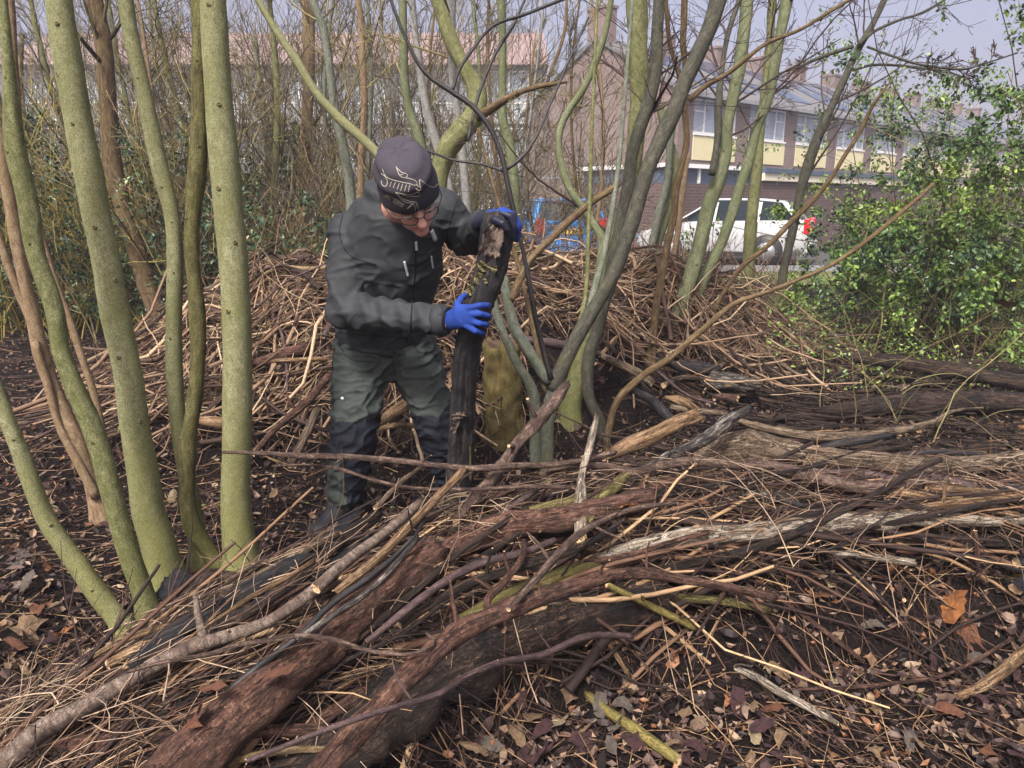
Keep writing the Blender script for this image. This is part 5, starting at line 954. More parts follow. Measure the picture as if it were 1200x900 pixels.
# low green plants
def sprigs(name, label, xy, size, m, zr=(.02, .2), n=1, kind='structure'):
    x, y = xy; P = np.stack([x, y, ground_h(x, y)+r.uniform(*zr, len(x))], 1); nz_ = np.array([noise.noise(Vector(p*2.1)) for p in P]); keep = nz_+r.rand(len(P))*.5 > .12; P = P[keep]
    o = scatter_leaves(name, P, size, M[m], None, flat=.3, r=r, colr=np.clip(.6+r.randn(len(P))*.25, 0, 1), width=1.3); tag(o, label, 'ground cover'); return o
n = 15000; y = r.uniform(5.2, 10.5, n); x = .36*y+r.rand(n)*(.48*y)
sprigs('ground_cover', 'low green leafy ground cover below the evergreen bushes', (x, y), .032, 'green', (.02, .32))
n = 260; y = r.uniform(1.4, 4.2, n); x = r.uniform(-1.5, 2.2, n); sprigs('small_weeds', 'tiny green weeds dotted over the litter', (x, y), .018, 'green', (.01, .03))
# green arching stems over the right-hand ground
r2 = np.random.RandomState(5); n = 130; y = r2.uniform(4.0, 7.5, n); x = .45*y+r2.rand(n)*.35*y; d = unit(np.stack([r2.randn(n), r2.randn(n), np.abs(r2.randn(n))+.6], 1)); P = curve_from(np.stack([x, y, ground_h(x, y)], 1), d, r2.uniform(.4, 1.3, n), 10, .12, -.09, r2)
V, F, B, RN = join_tubes([(P, soft(P, r2, .002, .0045), 5)]); tag(link('bramble_stems', mesh(V, [F], {'bc': B, 'rnd': RN}, name='bramble'), M['twig_live']), 'arching yellow-green stems over the ground below the evergreen bush', 'brambles', kind='stuff')
# ------------------------------------------------------------------ the man
def limb_V(p0, p1, a0, a1, side, S=20, e0=1., e1=1.):
    """closed tapered capsule; a0,a1 = (half width along side, half depth)"""
    p0, p1 = np.array(p0, float), np.array(p1, float); T = unit(p1-p0); A = np.array(side, float); A = unit(A-T*(A@T)); B = np.cross(T, A); L = np.linalg.norm(p1-p0)
    rings = []; 
    for k in range(5): th = math.pi/2*(k+.35)/5.35; rings.append((-math.cos(th)*min(a0)*e0, math.sin(th), 0))
    for k in range(5): rings.append((L*k/4, 1, k/4))
    for k in range(4, -1, -1): th = math.pi/2*(k+.35)/5.35; rings.append((L+math.cos(th)*min(a1)*e1, math.sin(th), 1))
    V = []; F = []; an = np.arange(S)*2*math.pi/S
    for z, sc_, f in rings:
        wx = (a0[0]*(1-f)+a1[0]*f)*sc_; wy = (a0[1]*(1-f)+a1[1]*f)*sc_
        V += [p0+T*z+A*math.cos(a)*wx+B*math.sin(a)*wy for a in an]
    n = len(rings)
    for i in range(n-1):
        for s in range(S): F.append((i*S+s, i*S+(s+1) % S, (i+1)*S+(s+1) % S, (i+1)*S+s))
    F.append(tuple(range(S))[::-1]); F.append(tuple((n-1)*S+s for s in range(S))); return V, F
def ell_V(c, ax, S=20, n=12):
    """ellipsoid, ax = 3 axis vectors"""
    c = np.array(c, float); ax = np.array(ax, float); V = []; F = []
    for i in range(1, n):
        ph = math.pi*i/n
        for s in range(S): a = 2*math.pi*s/S; V.append(c+ax[0]*math.sin(ph)*math.cos(a)+ax[1]*math.sin(ph)*math.sin(a)+ax[2]*math.cos(ph))
    for i in range(n-2):
        for s in range(S): F.append((i*S+s, (i+1)*S+s, (i+1)*S+(s+1) % S, i*S+(s+1) % S))
    F.append(tuple(range(S))); F.append(tuple((n-2)*S+s for s in range(S))[::-1]); return V, F
def fuse(parts, voxel, smooth=6, fac=.5):
    """union of closed pieces by voxel remesh: one continuous surface"""
    b = Box()
    for V, F in parts: b.add(V, F)
    me = bpy.data.meshes.new('t'); me.from_pydata(b.V, [], b.F); me.update(); bm_ = None
    import bmesh
    bm_ = bmesh.new(); bm_.from_mesh(me); bmesh.ops.recalc_face_normals(bm_, faces=bm_.faces); bm_.to_mesh(me); bm_.free()
    o = bpy.data.objects.new('t', me); COL.objects.link(o)
    m = o.modifiers.new('r', 'REMESH'); m.mode = 'VOXEL'; m.voxel_size = voxel; m.use_smooth_shade = True
    m = o.modifiers.new('s', 'SMOOTH'); m.factor = fac; m.iterations = smooth
    dg = bpy.context.evaluated_depsgraph_get(); dg.update(); r_ = bpy.data.meshes.new_from_object(o.evaluated_get(dg))
    bpy.data.objects.remove(o); bpy.data.meshes.remove(me)
    r_.materials.clear(); return r_
def displace(me, fn):
    n = len(me.vertices); co = np.zeros(n*3, np.float32); me.vertices.foreach_get('co', co); co = co.reshape(-1, 3).astype(float)
    no = np.zeros(n*3, np.float32); me.vertices.foreach_get('normal', no); no = no.reshape(-1, 3)
    d = np.array([fn(p) for p in co]); me.vertices.foreach_set('co', (co+no*d[:, None]).astype(np.float32).ravel()); me.update(); return me
def fin(name, me, mats, parent, base, fn=None):
    me.polygons.foreach_set('use_smooth', np.ones(len(me.polygons), bool))
    me.transform(Matrix.Translation(-Vector(base))); me.materials.clear()
    for m in mats: me.materials.append(m)
    if fn is not None: 
        me.polygons.foreach_set('material_index', np.array([fn(np.array(p.center)+np.array(base)) for p in me.polygons], np.int32))
    o = bpy.data.objects.new(name, me); COL.objects.link(o); o.parent = parent; return o
def cloth(name, col, sc_=900, rough=.85, var=.15, b=.25, col2=None, wet=None):
    t = NT(name); v = t.coord(None); n1 = t.noise(v, 6, 5, .6); n2 = t.noise(v, sc_, 2)
    c = t.ramp(n1, [(.3, tuple(x*(1-var) for x in col)), (.7, tuple(x*(1+var) for x in col))])
    if col2: n3 = t.noise(v, 5.5, 5, .65); c = t.mix(t.ramp(n3, [(.54, 0.), (.64, .8)]), c, col2)
    return t.out(c, rough, t.bump(n1, .25, .01, t.bump(n2, b, .001)), .25)
M['jacket'] = cloth('jacket_softshell', (.029, .032, .037), 1200, .7)
M['trouser'] = cloth('trousers_grey_green', (.040, .050, .046), 1100, .85, col2=(.022, .026, .022))
M['navy'] = cloth('navy_reinforcement', (.007, .009, .016), 1300, .8)
M['glove_blue'] = cloth('glove_blue_knit', (.014, .045, .25), 1500, .8, .3, col2=(.012, .018, .06))
M['glove_black'] = cloth('glove_black_coating', (.012, .014, .03), 500, .45)
M['beanie'] = cloth('beanie_fleece', (.046, .042, .056), 700, .95, .15, .8)
M['print'] = plain('beanie_print', (.36, .34, .27), .8)
M['zip'] = plain('zip_pull_grey', (.45, .47, .5), .5, .5)
M['boot'] = plain('boot_black', (.015, .016, .02), .6, .4)
t = NT('skin'); n = t.noise(t.coord(None), 18, 4); t.out(t.ramp(n, [(.3, (.60, .28, .22)), (.7, (.74, .42, .33))]), .5, t.bump(t.noise(t.coord(None), 300, 3), .2, .001), .4)
t.b.inputs['Subsurface Weight'].default_value = .12; t.b.inputs['Subsurface Radius'].default_value = (.01, .004, .002); M['skin'] = t.m
t = NT('spectacle_frame'); t.out((.015, .015, .02), .3, None, .6); M['frame'] = t.m
t = NT('spectacle_lens'); t.out((.7, .75, .8), .05, None, .5); t.b.inputs['Transmission Weight'].default_value = 1.; t.b.inputs['IOR'].default_value = 1.05; t.b.inputs['Base Color'].default_value = (.97, .98, 1, 1); M['lens'] = t.m
J = PY
base = np.array([J(445, 600, 3.02)[0], 3.02, 0.]); man = empty('person', tuple(base), 'man in dark jacket, woolly hat and blue gloves bending over an upright log', 'person')
SX = (1, 0, 0)
hipL, kneeL, ankL = J(424, 412, 3.08), J(414, 508, 2.93), J(403, 588, 2.97)
hipR, kneeR, ankR = J(483, 410, 3.10), J(511, 500, 3.02), J(535, 578, 3.10)
pel0, pel1 = J(448, 385, 3.08), J(450, 412, 3.1)
# trousers
tp = [limb_V(pel0, pel1, (.185, .13), (.19, .14), SX), limb_V(hipL, kneeL, (.128, .12), (.098, .10), SX), limb_V(kneeL, ankL, (.103, .10), (.082, .082), SX, e1=.1),
      limb_V(hipR, kneeR, (.120, .12), (.085, .095), SX), limb_V(kneeR, ankR, (.086, .095), (.072, .078), SX, e1=.1), limb_V(hipL+[.02, 0, .02], hipR+[-.02, 0, .02], (.12, .12), (.12, .12), (0, 1, 0))]
tm = fuse(tp, .0075, 8)
def folds(p, s, a):
    q = Vector(p)*s; n1 = noise.noise(Vector((q.x+q.z*.5, q.y, q.z*1.9-q.x*.6))); n2 = noise.noise(Vector((q.x*1.6-q.z*.7, q.y*1.6, q.z*2.9+3))); n3 = noise.noise(q*4.1)
    return a*(1.5*max(0, 1-abs(n1)*4.2)**2+.9*max(0, 1-abs(n2)*4.)**2-.45+.25*n3)
def trfold(p):
    d = folds(p, 8, .009)
    for kn in (kneeL, kneeR): 
        if (p[0]-kn[0])**2 < .02: d += .003*math.exp(-((p[2]-kn[2])/.10)**2)*math.sin(p[2]*95+p[0]*20)
    for an in (ankL, ankR):
        if (p[0]-an[0])**2 < .02: d += .006*math.exp(-((p[2]-an[2]-.04)/.09)**2)*math.sin(p[2]*80+p[0]*30)
    return d
displace(tm, trfold)
def trmat(p):
    if p[2] > kneeL[2]+.075: return 0
    k = p[0] > (kneeL[0]+kneeR[0])/2
    if k: return 1
    mid = kneeL[0]*.5+ankL[0]*.5
    if p[2] > kneeL[2]-.10: return 1
    return 1 if p[0] > mid+.0 else 0
bvt = BVHTree.FromPolygons([v.co.copy() for v in tm.vertices], [tuple(p.vertices) for p in tm.polygons])
tr_o = fin('trousers', tm, [M['trouser'], M['navy']], man, base, trmat)
# jacket
chest, upper = J(458, 305, 2.92), J(466, 265, 2.86)
shL, elL, wrL = J(410, 275, 2.92), J(404, 364, 2.80), J(522, 376, 2.63)
shR, elR, wrR = J(518, 246, 2.90), J(548, 280, 2.95), J(568, 262, 2.74)
neck0 = J(459, 240, 2.84)
jp = [limb_V(J(446, 398, 3.09), J(450, 350, 3.02), (.205, .145), (.205, .15), SX, e0=.1), limb_V(J(450, 350, 3.02), chest, (.205, .15), (.215, .15), SX), limb_V(chest, upper, (.215, .15), (.18, .13), SX),
      limb_V(shL, shR, (.088, .092), (.088, .092), (0, 0, 1)), limb_V(J(440, 262, 2.95), J(478, 250, 2.93), (.12, .12), (.11, .12), (0, 0, 1)),
      limb_V(shL, elL, (.085, .09), (.074, .078), SX), limb_V(elL, wrL, (.076, .076), (.053, .053), (0, 0, 1), e1=.2),
      limb_V(shR, elR, (.088, .09), (.072, .076), SX), limb_V(elR, wrR, (.07, .072), (.052, .052), (0, 0, 1), e1=.2),
      limb_V(J(456, 252, 2.88), J(455, 218, 2.83), (.105, .105), (.094, .09), SX, e1=.1)]
jm = fuse(jp, .0072, 8)
def jfold(p):
    d = folds(p, 6., .0052); p = np.array(p)
    for a, f, w_ in ((elL, 70, .13), (elR, 75, .10)):
        d += .008*math.exp(-((p-a)@(p-a))/w_**2)*math.sin((p[0]*.9+p[2]*.6)*f)
    if p[0] > elL[0]+.08 and p[2] < elL[2]+.1 and p[1] < 2.85: d += .005*math.sin(p[0]*85+p[2]*30)
    if p[2] < J(450, 372, 3.05)[2] and p[1] > 2.85: d += .005*math.sin(p[0]*38+p[2]*12)-.004
    d += .003*math.sin(p[2]*55+p[0]*25)*math.exp(-((p[0]-chest[0])**2/.02+(p[2]-chest[2]+.1)**2/.02))
    return d
displace(jm, jfold)
jbase = jm.copy()
jack = fin('jacket', jm, [M['jacket']], man, base)
bvj = BVHTree.FromPolygons([v.co.copy() for v in jbase.vertices], [tuple(p.vertices) for p in jbase.polygons])
def hit(bv, px, py):
    d = ray(px, py); h = bv.ray_cast(Vector((0, 0, CAMZ)), Vector(unit(d))); return (np.array(h[0]), np.array(h[1])) if h[0] is not None else (None, None)
def strip(bv, pts, wpx, off, name, mat, parent, n=30, base=base, tube=False, S=6):
    """a narrow strip or cord laid on the surface"""
    q = crom([(a, b, 0) for a, b in pts], n)[:, :2]; rows = []
    for a, b in q:
        h, nn = hit(bv, a, b)
        if h is not None: rows.append([*(h+nn*off-base), w2r(wpx, h)])
    if len(rows) < 3: return None
    return tube_obj(name, rows, [mat], parent, K=len(rows)*2, S=S, amp=0, fine=0)
strip(bvj, [(487, 284), (487, 310), (484, 345), (480, 392)], 2.2, .000, 'zip', M['navy'], jack)
strip(bvj, [(487, 283), (488, 293)], 3.5, .003, 'zip_pull', M['zip'], jack, 6)
strip(bvj, [(474, 306), (478, 323)], 3., .002, 'pocket_zip', M['zip'], jack, 8)
strip(bvj, [(505, 300), (507, 314)], 2.6, .002, 'pocket_zip', M['zip'], jack, 8)
strip(bvj, [(402, 250), (398, 275), (408, 297), (440, 310)], 1., .001, 'seam', M['navy'], jack)
strip(bvj, [(505, 270), (508, 276), (510, 281)], 6., .0003, 'chest_patch', M['zip'], jack, 6)
strip(bvt, [(392, 405), (389, 440), (391, 480)], 1., .0005, 'seam', M['navy'], tr_o)
strip(bvt, [(395, 402), (410, 420), (440, 425)], 1., .0005, 'pocket_edge', M['navy'], tr_o)
strip(bvt, [(500, 402), (515, 425), (528, 440)], 1., .0005, 'pocket_edge', M['navy'], tr_o)
strip(bvt, [(462, 405), (460, 425), (463, 440)], 1., .0005, 'seam', M['navy'], tr_o)
strip(bvt, [(400, 466), (402, 467), (403, 468)], 4., .001, 'button', M['zip'], tr_o, 4)
strip(bvj, [(384, 388), (420, 392), (470, 394), (500, 392)], 1.2, .0005, 'hem', M['navy'], jack)
strip(bvj, [(535, 236), (527, 262), (522, 290)], 1., .0005, 'seam', M['navy'], jack)
# cuffs
for a, b_, nm in ((wrL, elL, 'cuff'), (wrR, elR, 'cuff')):
    dd = unit(b_-a); tube_obj(nm, [[*(a-base-dd*.012), .050], [*(a-base), .056], [*(a-base+dd*.035), .058], [*(a-base+dd*.045), .05]], [M['jacket']], jack, K=10, S=20, amp=.02, fine=0)
# boots
def boot(ank, toe, h):
    ank = np.array(ank); toe = np.array(toe); d = unit((toe-ank)*[1, 1, 0]); hl = np.array([ank[0], ank[1], .05])-d*.04; g = np.array([ank[0], ank[1], .0])
    me = fuse([limb_V(hl, g+d*.20+[0, 0, .045], (.048, .045), (.050, .038), np.cross(d, [0, 0, 1])), limb_V(ank+[0, 0, .05], g+[0, 0, .07], (.062, .062), (.055, .06), np.cross(d, [0, 0, 1])), limb_V(g+[0, 0, .11], g+d*.12+[0, 0, .06], (.05, .04), (.045, .035), np.cross(d, [0, 0, 1]))], .007, 4)
    o = fin('boot', me, [M['boot']], man, base)
    so_ = fuse([limb_V(hl+[0, 0, -.03], g+d*.21+[0, 0, .012], (.05, .018), (.053, .018), np.cross(d, [0, 0, 1]))], .006, 2); fin('sole', so_, [M['car_dark']], o, np.zeros(3)+0) if False else fin('sole', so_, [M['tyre']], o, base)
boot(ankL-[0, 0, .04], ankL+[-.10, -.25, 0], 0); boot(ankR-[0, 0, .04], ankR+[.16, -.22, 0], 0)
# head frame
HS = 1.15; hc = J(480, 226, 2.56)
up_ = unit(np.array([-.03, -.76, .65])); fw = np.array([.38, -.60, -.72]); fw = unit(fw-up_*(fw@up_)); rt = np.cross(fw, up_)
HM = np.stack([rt, fw, up_], 1)*HS
def hp(x, y, z): return hc+HM@np.array([x, y, z])
def hv(x, y, z): return HM@np.array([x, y, z])
def hel(c, r_): return ell_V(hp(*c), [hv(r_[0], 0, 0), hv(0, r_[1], 0), hv(0, 0, r_[2])])
def hl_(a, b_, r0, r1): return limb_V(hp(*a), hp(*b_), (r0*HS, r0*HS), (r1*HS, r1*HS), rt)
wr = [limb_V(shL, elL, (.05, .05), (.042, .042), SX), limb_V(elL, wrL+unit(wrL-elL)*.04, (.042, .042), (.03, .03), SX), limb_V(shR, elR, (.05, .05), (.042, .042), SX), limb_V(elR, wrR+unit(wrR-elR)*.04, (.042, .042), (.03, .03), SX)]
hd = [hel((-.032, .0795, .0125), (.017, .016, .010)), hel((.032, .0795, .0125), (.017, .016, .010)), hel((0, -.005, .03), (.076, .096, .095)), hel((0, .025, -.045), (.060, .066, .075)), hl_((0, .055, -.085), (0, .07, -.092), .028, .024), hl_((-.033, .062, -.03), (.033, .062, -.03), .034, .034),
      hl_((0, .088, .018), (0, .112, -.022), .0105, .0155), hl_((-.011, .098, -.027), (.011, .098, -.027), .011, .011), hl_((-.036, .082, .024), (.036, .082, .024), .016, .016),
      hl_((-.018, .088, -.056), (.018, .088, -.056), .0085, .0085), hl_((-.015, .086, -.068), (.015, .086, -.068), .009, .009),
      hel((-.080, -.005, -.005), (.010, .020, .033)), hel((.080, -.005, -.005), (.010, .020, .033)), limb_V(J(456, 255, 2.90), hp(0, -.03, -.05), (.065, .065), (.06, .06), SX)]
bd = hd+wr+[limb_V(pel1, chest, (.13, .09), (.15, .10), SX), limb_V(chest, upper, (.15, .10), (.10, .08), SX), limb_V(upper, J(456, 250, 2.88), (.09, .08), (.06, .06), SX), limb_V(shL, shR, (.055, .055), (.055, .055), (0, 0, 1)),
      limb_V(hipL, kneeL, (.08, .08), (.055, .055), SX), limb_V(kneeL, ankL, (.055, .055), (.038, .038), SX), limb_V(hipR, kneeR, (.08, .08), (.055, .055), SX), limb_V(kneeR, ankR, (.055, .055), (.038, .038), SX), limb_V(hipL, hipR, (.09, .09), (.09, .09), (0, 0, 1)),
      limb_V(ankL-[0,0,.03], ankL+[-.03, -.07, -.06], (.03, .025), (.025, .02), SX), limb_V(ankR-[0,0,.03], ankR+[.04, -.07, -.06], (.03, .025), (.025, .02), SX)]
bo = fin('body', fuse(bd, .0066, 2, .4), [M['skin']], man, base)
t = NT('eye_white'); t.out((.7, .68, .65), .3); M['eye'] = t.m; M['iris'] = plain('iris_dark', (.03, .025, .02), .3)
M['hair'] = plain('grey_brown_hair', (.09, .075, .06), .8, var=.4, scale=120)
M['lip'] = plain('lips', (.42, .16, .13), .5)
def fe(name, c, r_, mat, parent=bo, n=10): V, F = hel(c, r_); me = bpy.data.meshes.new(name); me.from_pydata([v-base for v in V], [], F); me.polygons.foreach_set('use_smooth', [True]*len(me.polygons)); return link(name, me, mat, parent)
for s in (-1, 1):
    e_ = fe('eye', (s*.032, .083, .004), (.0115, .0115, .0095), M['eye']); fe('iris', (s*.032, .0925, .001), (.0055, .004, .0055), M['iris'], e_)
    tube_obj('eyebrow', [[*(hp(s*.016, .099, .021)-base), .0035], [*(hp(s*.032, .098, .026)-base), .0045], [*(hp(s*.05, .085, .021)-base), .003]], [M['hair']], bo, K=10, S=7, amp=.2)
tube_obj('mouth', [[*(hp(-.022, .091, -.062)-base), .002], [*(hp(0, .0985, -.061)-base), .0045], [*(hp(.022, .091, -.062)-base), .002]], [M['lip']], bo, K=10, S=8, amp=.05)
# spectacles
gl = None
for s in (-1, 1):
    rim = [(s*.010, .110, .006), (s*.014, .110, .017), (s*.034, .108, .019), (s*.056, .098, .016), (s*.060, .095, .004), (s*.052, .098, -.012), (s*.034, .106, -.016), (s*.015, .110, -.012), (s*.010, .110, .006)]
    P = crom([(*(hp(*q)-base), .0017*HS) for q in rim], 40)
    o = tube_obj('spectacles' if gl is None else 'rim', P, [M['frame']], man if gl is None else gl, K=60, S=7, amp=0, fine=0)
    if gl is None: gl = o; gb = np.array(o.location)
    else: o.location = tuple(np.array(o.location)-gb)
    def sub(pts, name, rr_): 
        q = tube_obj(name, [[*(hp(*a)-base), rr_] for a in pts], [M['frame']], gl, K=16, S=7, amp=0, fine=0); q.location = tuple(np.array(q.location)-gb)
    sub([(s*.060, .095, .012), (s*.079, .07, .012), (s*.085, .0, .006), (s*.084, -.02, -.01)], 'temple', .0022)
    V = [hp(*q)-base-gb for q in rim[:-1]]; me = bpy.data.meshes.new('lens'); me.from_pydata([tuple(v) for v in V]+[tuple(v-fw*.0015) for v in V], [], [tuple(range(8)), tuple(range(15, 7, -1))]); link('lens', me, M['lens'], gl)
q = tube_obj('bridge', [[*(hp(-.010, .110, .008)-base), .0018], [*(hp(0, .116, .012)-base), .0018], [*(hp(.010, .110, .008)-base), .0018]], [M['frame']], gl, K=8, S=7, amp=0, fine=0); q.location = tuple(np.array(q.location)-gb)
# beanie: one knitted shell
def bean(th, f):
    """th azimuth (0 = face side), f 0 brim .. 1 crown"""
    zb = .036-.038*(1-math.cos(th))*.5-.012*abs(math.sin(th)); zt = .160
    z = zb+(zt-zb)*math.sin(f*math.pi/2)**.9 if f < 1 else zt
    r_ = math.cos(f*math.pi/2)**.42 if f < 1 else 0
    return z, r_
V = []; F = []; NB_, NF = 96, 46
for i in range(NF+1):
    f = i/NF*.995
    for s in range(NB_):
        th = 2*math.pi*s/NB_; z, r_ = bean(th, f); sm = 1-.10*math.exp(-((((th/(math.pi/3)+.45) % 1)-.5)/.06)**2)*min(1, max(0, (f-.5)/.3))
        fo = 1+.045*math.sin(f*17+th*1.2+.6*math.sin(th*2))*math.exp(-((f-.40)/.26)**2)+.015*math.sin(th*3+f*5)+.02*noise.noise(Vector((math.cos(th)*2, math.sin(th)*2, f*3)))
        x = .0915*r_*sm*fo*math.sin(th); y = .111*r_*sm*fo*math.cos(th)-.004-.012*f*f; V.append(hp(x, y, z+.004*math.cos(th*6+2.7)*max(0, f-.6)))
for i in range(NF):
    for s in range(NB_): F.append((i*NB_+s, i*NB_+(s+1) % NB_, (i+1)*NB_+(s+1) % NB_, (i+1)*NB_+s))
V.append(hp(0, -.016, .159)); F += [(NF*NB_+s, NF*NB_+(s+1) % NB_, len(V)-1) for s in range(NB_)]
# turned-in rim
n0 = len(V)
for s in range(NB_): V.append(np.array(V[s])*.94+np.array(hp(0, 0, .03))*.06-HM@np.array([0, 0, .002]))
F += [(s, n0+s, n0+(s+1) % NB_, (s+1) % NB_) for s in range(NB_)]
me = bpy.data.meshes.new('beanie'); me.from_pydata([tuple(v-base) for v in V], [], F); me.polygons.foreach_set('use_smooth', [True]*len(me.polygons))
bn = link('beanie', me, M['beanie'], man)
bvb = BVHTree.FromPolygons([Vector(v) for v in V], F)
def Z6(pts): return [(420+a/6, 150+b_/6) for a, b_ in pts]
marks = [  # the bird skeleton print on the hat, as drawn in the photograph
 ([(265, 270), (275, 300), (285, 325), (305, 345), (330, 350), (345, 335), (335, 320), (310, 315), (290, 300), (270, 280)], 5), ([(285, 325), (300, 330), (318, 322)], 4),
 ([(170, 290), (185, 330), (215, 355), (260, 370), (310, 382), (360, 392), (400, 402), (415, 395), (405, 375), (370, 358), (335, 352)], 5),
 ([(160, 320), (190, 345), (205, 385), (195, 410), (172, 405), (160, 370)], 5), ([(205, 365), (200, 395), (190, 415)], 5),
 ([(235, 375), (225, 400), (222, 412)], 6), ([(262, 380), (250, 408), (246, 422)], 6), ([(288, 388), (278, 415), (273, 430)], 6), ([(312, 392), (303, 420), (298, 440)], 6), ([(338, 398), (330, 425), (325, 445)], 6), ([(362, 402), (355, 430), (352, 448)], 6),
 ([(410, 400), (440, 430), (425, 440), (405, 425)], 5), ([(430, 365), (432, 400), (440, 425)], 5), ([(430, 362), (465, 385), (500, 410), (535, 415), (560, 392)], 4), ([(260, 452), (300, 462), (360, 470), (430, 458), (432, 468), (370, 480), (310, 475)], 4),
 ([(265, 458), (310, 495), (360, 515), (410, 528), (425, 575)], 5), ([(280, 480), (330, 520), (385, 530)], 4), ([(385, 530), (365, 550), (345, 568)], 5), ([(385, 530), (398, 555), (400, 578)], 5), ([(410, 528), (412, 560)], 4)]
for pts, w_ in marks: strip(bvb, Z6(pts), w_/6*1.15, .0002, 'print_line', M['print'], bn, 24)
# lettering ARC'TERYX along the brim, strokes laid on the knit
GL = {'A': [[(0, 0), (.5, 1), (1, 0)], [(.2, .4), (.8, .4)]], 'R': [[(0, 0), (0, 1), (.8, .95), (.8, .55), (0, .5)], [(.4, .5), (.9, 0)]], 'C': [[(1, .85), (.5, 1), (0, .6), (.1, .2), (.5, 0), (1, .15)]], "'": [[(.5, 1.1), (.4, .75)]],
      'T': [[(0, 1), (1, 1)], [(.5, 1), (.5, 0)]], 'E': [[(.9, 1), (0, 1), (0, 0), (.9, 0)], [(0, .5), (.7, .5)]], 'Y': [[(0, 1), (.5, .5), (1, 1)], [(.5, .5), (.5, 0)]], 'X': [[(0, 1), (1, 0)], [(0, 0), (1, 1)]]}
A0, A1 = np.array([(181, 488)])/6+[[420, 150]], np.array([(312, 560)])/6+[[420, 150]]; A0, A1 = A0[0], A1[0]; dx_ = (A1-A0)/9; upv = np.array([dx_[1], -dx_[0]]); upv = upv/np.linalg.norm(upv)*4.6
for k, chh in enumerate("ARC'TERYX"):
    for st in GL[chh]:
        pts = [tuple(A0+dx_*(k+x_*.72)+upv*y_) for x_, y_ in st]
        for a, b_ in zip(pts[:-1], pts[1:]): strip(bvb, [a, b_], .75, .0002, 'letter_stroke', M['print'], bn, 4, S=5)
# gloves
def fing(pts, rr_): 
    out = []
    for a, b_, r0, r1 in zip(pts[:-1], pts[1:], rr_[:-1], rr_[1:]): out.append(limb_V(a, b_, (r0, r0), (r1, r1), (0.01, 0.02, 1), S=12))
    return out
def G(px, py, Y): return J(px, py, Y)
# lower glove: back of the hand to us, fingers wrapped round the log
p = [limb_V(G(527, 376, 2.62), G(541, 371, 2.585), (.036, .028), (.046, .028), (0, 0, 1)), limb_V(G(538, 371, 2.585), G(553, 370, 2.565), (.047, .024), (.043, .020), (0, 0, 1))]
for tips in ([(550, 361, 2.56), (562, 358, 2.55), (570, 358, 2.57), (573, 358, 2.61), (571, 358, 2.64)], [(552, 368, 2.555), (563, 368, 2.545), (571, 370, 2.565), (573.5, 371, 2.605), (571, 371, 2.64)], [(551, 376, 2.56), (562, 379, 2.55), (569, 380, 2.57), (571, 381, 2.61), (568, 381, 2.64)], [(547, 382, 2.565), (557, 388, 2.555), (563, 390, 2.575), (566, 391, 2.61), (563, 391, 2.635)]):
    p += fing([G(*q) for q in tips], [.0125, .0118, .0115, .0108, .009])
p += fing([G(537, 364, 2.59), G(536, 357, 2.60), G(540, 350, 2.62), G(546, 345, 2.64)], [.017, .0145, .0125, .010])
gme = fuse(p, .0035, 3, .4)
fin('glove', gme, [M['glove_blue'], M['glove_black']], man, base, lambda q: 1 if q[1] > 2.60 and q[0] > G(556, 370, 2.6)[0] else 0)['label'] = 'royal blue work glove gripping the middle of the log'
# upper glove: hand clasped over the top end of the log
p = [limb_V(G(562, 262, 2.72), G(577, 254, 2.68), (.038, .030), (.048, .028), (0, 1, 0)), limb_V(G(575, 254, 2.66), G(588, 252, 2.66), (.048, .026), (.044, .022), (0, 1, 0))]
for a in ([(586, 249, 2.61), (598, 254, 2.60), (603, 266, 2.60), (603, 280, 2.615)], [(588, 247, 2.635), (601, 253, 2.625), (607, 266, 2.63), (606, 281, 2.64)], [(589, 247, 2.665), (602, 252, 2.665), (608, 264, 2.67), (607, 277, 2.675)], [(588, 250, 2.695), (599, 254, 2.70), (605, 264, 2.705), (604, 274, 2.705)]):
    p += fing([G(*q) for q in a], [.0145, .0135, .013, .0105])
p += fing([G(572, 262, 2.64), G(580, 258, 2.595), G(589, 262, 2.575), G(594, 269, 2.575)], [.018, .016, .014, .011])
gme = fuse(p, .0035, 3, .4)
def gmat(q):
    s_ = (q-np.array(G(590, 252, 2.65))); return 0 if (q[2] > G(590, 248, 2.65)[2]-.001 and q[0] > G(566, 250, 2.65)[0]) or q[0] > G(606, 260, 2.65)[0]+.000 else 1
fin('glove', gme, [M['glove_blue'], M['glove_black']], man, base, gmat)['label'] = 'blue and black work glove clasped over the top end of the log'
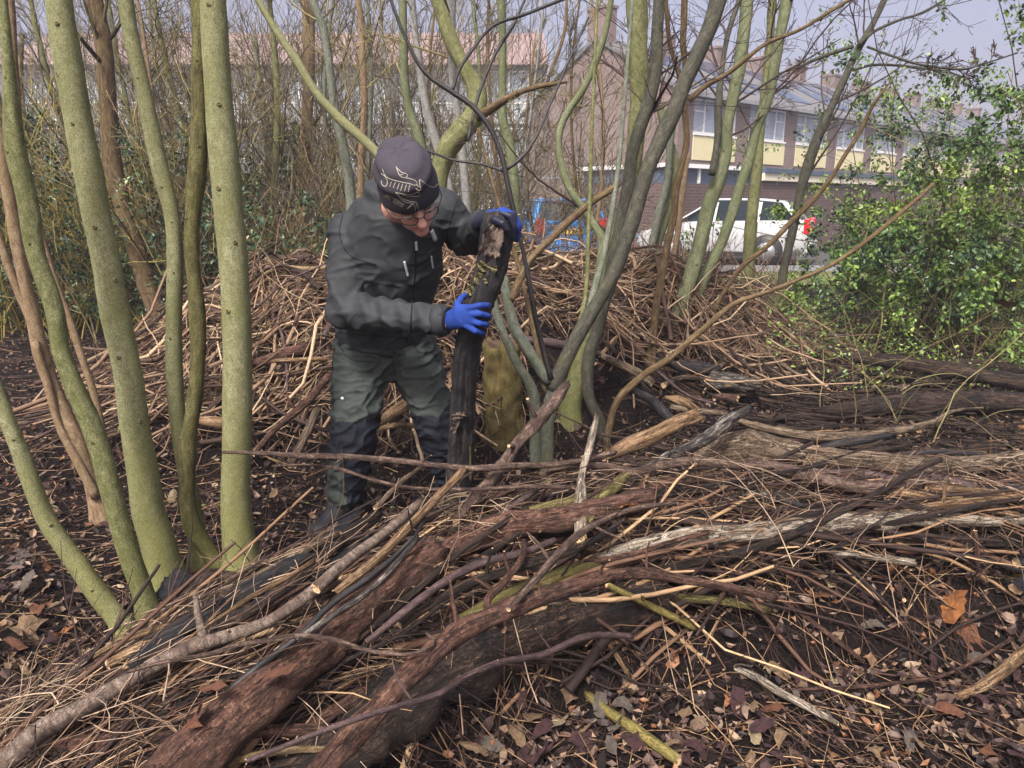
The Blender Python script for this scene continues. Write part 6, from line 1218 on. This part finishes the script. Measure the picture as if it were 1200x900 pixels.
# ------------------------------------------------------------------ the log he holds
rows = []
for px, py, Y, wp in [(587, 256, 2.655, 40), (583, 275, 2.65, 39), (575, 315, 2.65, 36), (565, 345, 2.645, 34), (557, 372, 2.65, 32), (548, 410, 2.69, 31), (543, 467, 2.75, 30), (540, 530, 2.81, 31), (538, 580, 2.85, 32), (537, 606, 2.87, 32)]:
    q = J(px, py, Y); rows.append([*q, w2r(wp, q)])
hl = tag(tube_obj('log', rows, [M['log_dark'], M['cut_dark']], None, K=90, S=24, amp=.05, fine=.035, ragged=.4), 'dark wet upright log gripped by the man, bark peeling near its top', 'log')
hb = np.array(hl.location)
def flap(cen, Y, w_, h_, rot, mat, name='bark_flap', seed=0, curl=.02):
    q = np.random.RandomState(seed); c = J(cen[0], cen[1], Y); n = 14; V = []; 
    for i in range(n):
        for j in range(n):
            u, v = i/(n-1)-.5, j/(n-1)-.5; e_ = 1+.10*math.sin(j*.8+seed)+.05*q.randn()*(abs(u) > .42)
            x = u*w_*e_; z = v*h_*(1+.15*math.sin(i*1.9)); y = -curl*(u*u*4)-.006*math.sin(v*9+u*5)+.004*q.randn(); xr_ = x*math.cos(rot)-z*math.sin(rot); zr_ = x*math.sin(rot)+z*math.cos(rot); V.append(c-hb+np.array([xr_, y, zr_]))
    k = n*n; V += [v+np.array([0, .004, 0]) for v in V]; F = []
    for i in range(n-1):
        for j in range(n-1): a = i*n+j; F.append((a, a+n, a+n+1, a+1)); F.append((k+a, k+a+1, k+a+n+1, k+a+n))
    for i in range(n-1):
        for a, b_ in ((i, i+1), (k-n+i+1, k-n+i), ((i+1)*n, i*n), (i*n+n-1, (i+1)*n+n-1)): F.append((a, b_, k+b_, k+a))
    me = bpy.data.meshes.new(name); me.from_pydata([tuple(v) for v in V], [], F); me.polygons.foreach_set('use_smooth', [True]*len(me.polygons)); return link(name, me, mat, hl)
M['flap'] = plain('loose_inner_bark', (.105, .078, .066), .85, .2, var=.55, scale=30, bump=.8, dist=.01)
M['flap2'] = plain('olive_shredded_bark', (.16, .14, .065), .85, .2, var=.6, scale=40, bump=1., dist=.01)
flap((577, 283), 2.585, .070, .105, -.25, M['flap'], seed=1, curl=.03)
flap((571, 314), 2.600, .07, .035, -.3, M['flap2'], seed=2, curl=.012); flap((564, 327), 2.602, .05, .05, -.4, M['flap2'], seed=3, curl=.008); flap((555, 342), 2.606, .05, .035, -.5, M['flap2'], seed=4, curl=.008)
flap((538, 487), 2.70, .05, .022, .2, M['flap'], seed=5, curl=.01); flap((533, 500), 2.70, .022, .06, -.4, M['flap'], seed=6, curl=.01); flap((551, 540), 2.755, .008, .16, 0, M['flap2'], seed=7, curl=.002)
# ------------------------------------------------------------------ damp winter air
hz = Box().box((-1600, -60, -1.2), (1600, 1600, 13.5)).build('haze', None); hz['kind'] = 'stuff'
hm = bpy.data.materials.new('haze_air'); hm.use_nodes = True; hn = hm.node_tree; hn.nodes.clear()
ho = hn.nodes.new('ShaderNodeOutputMaterial'); hvv = hn.nodes.new('ShaderNodeVolumePrincipled'); hvv.inputs['Density'].default_value = .0027
hvv.inputs['Color'].default_value = (.90, .88, 1, 1); hvv.inputs['Anisotropy'].default_value = 0.; hn.links.new(hvv.outputs[0], ho.inputs['Volume']); hz.data.materials.append(hm)
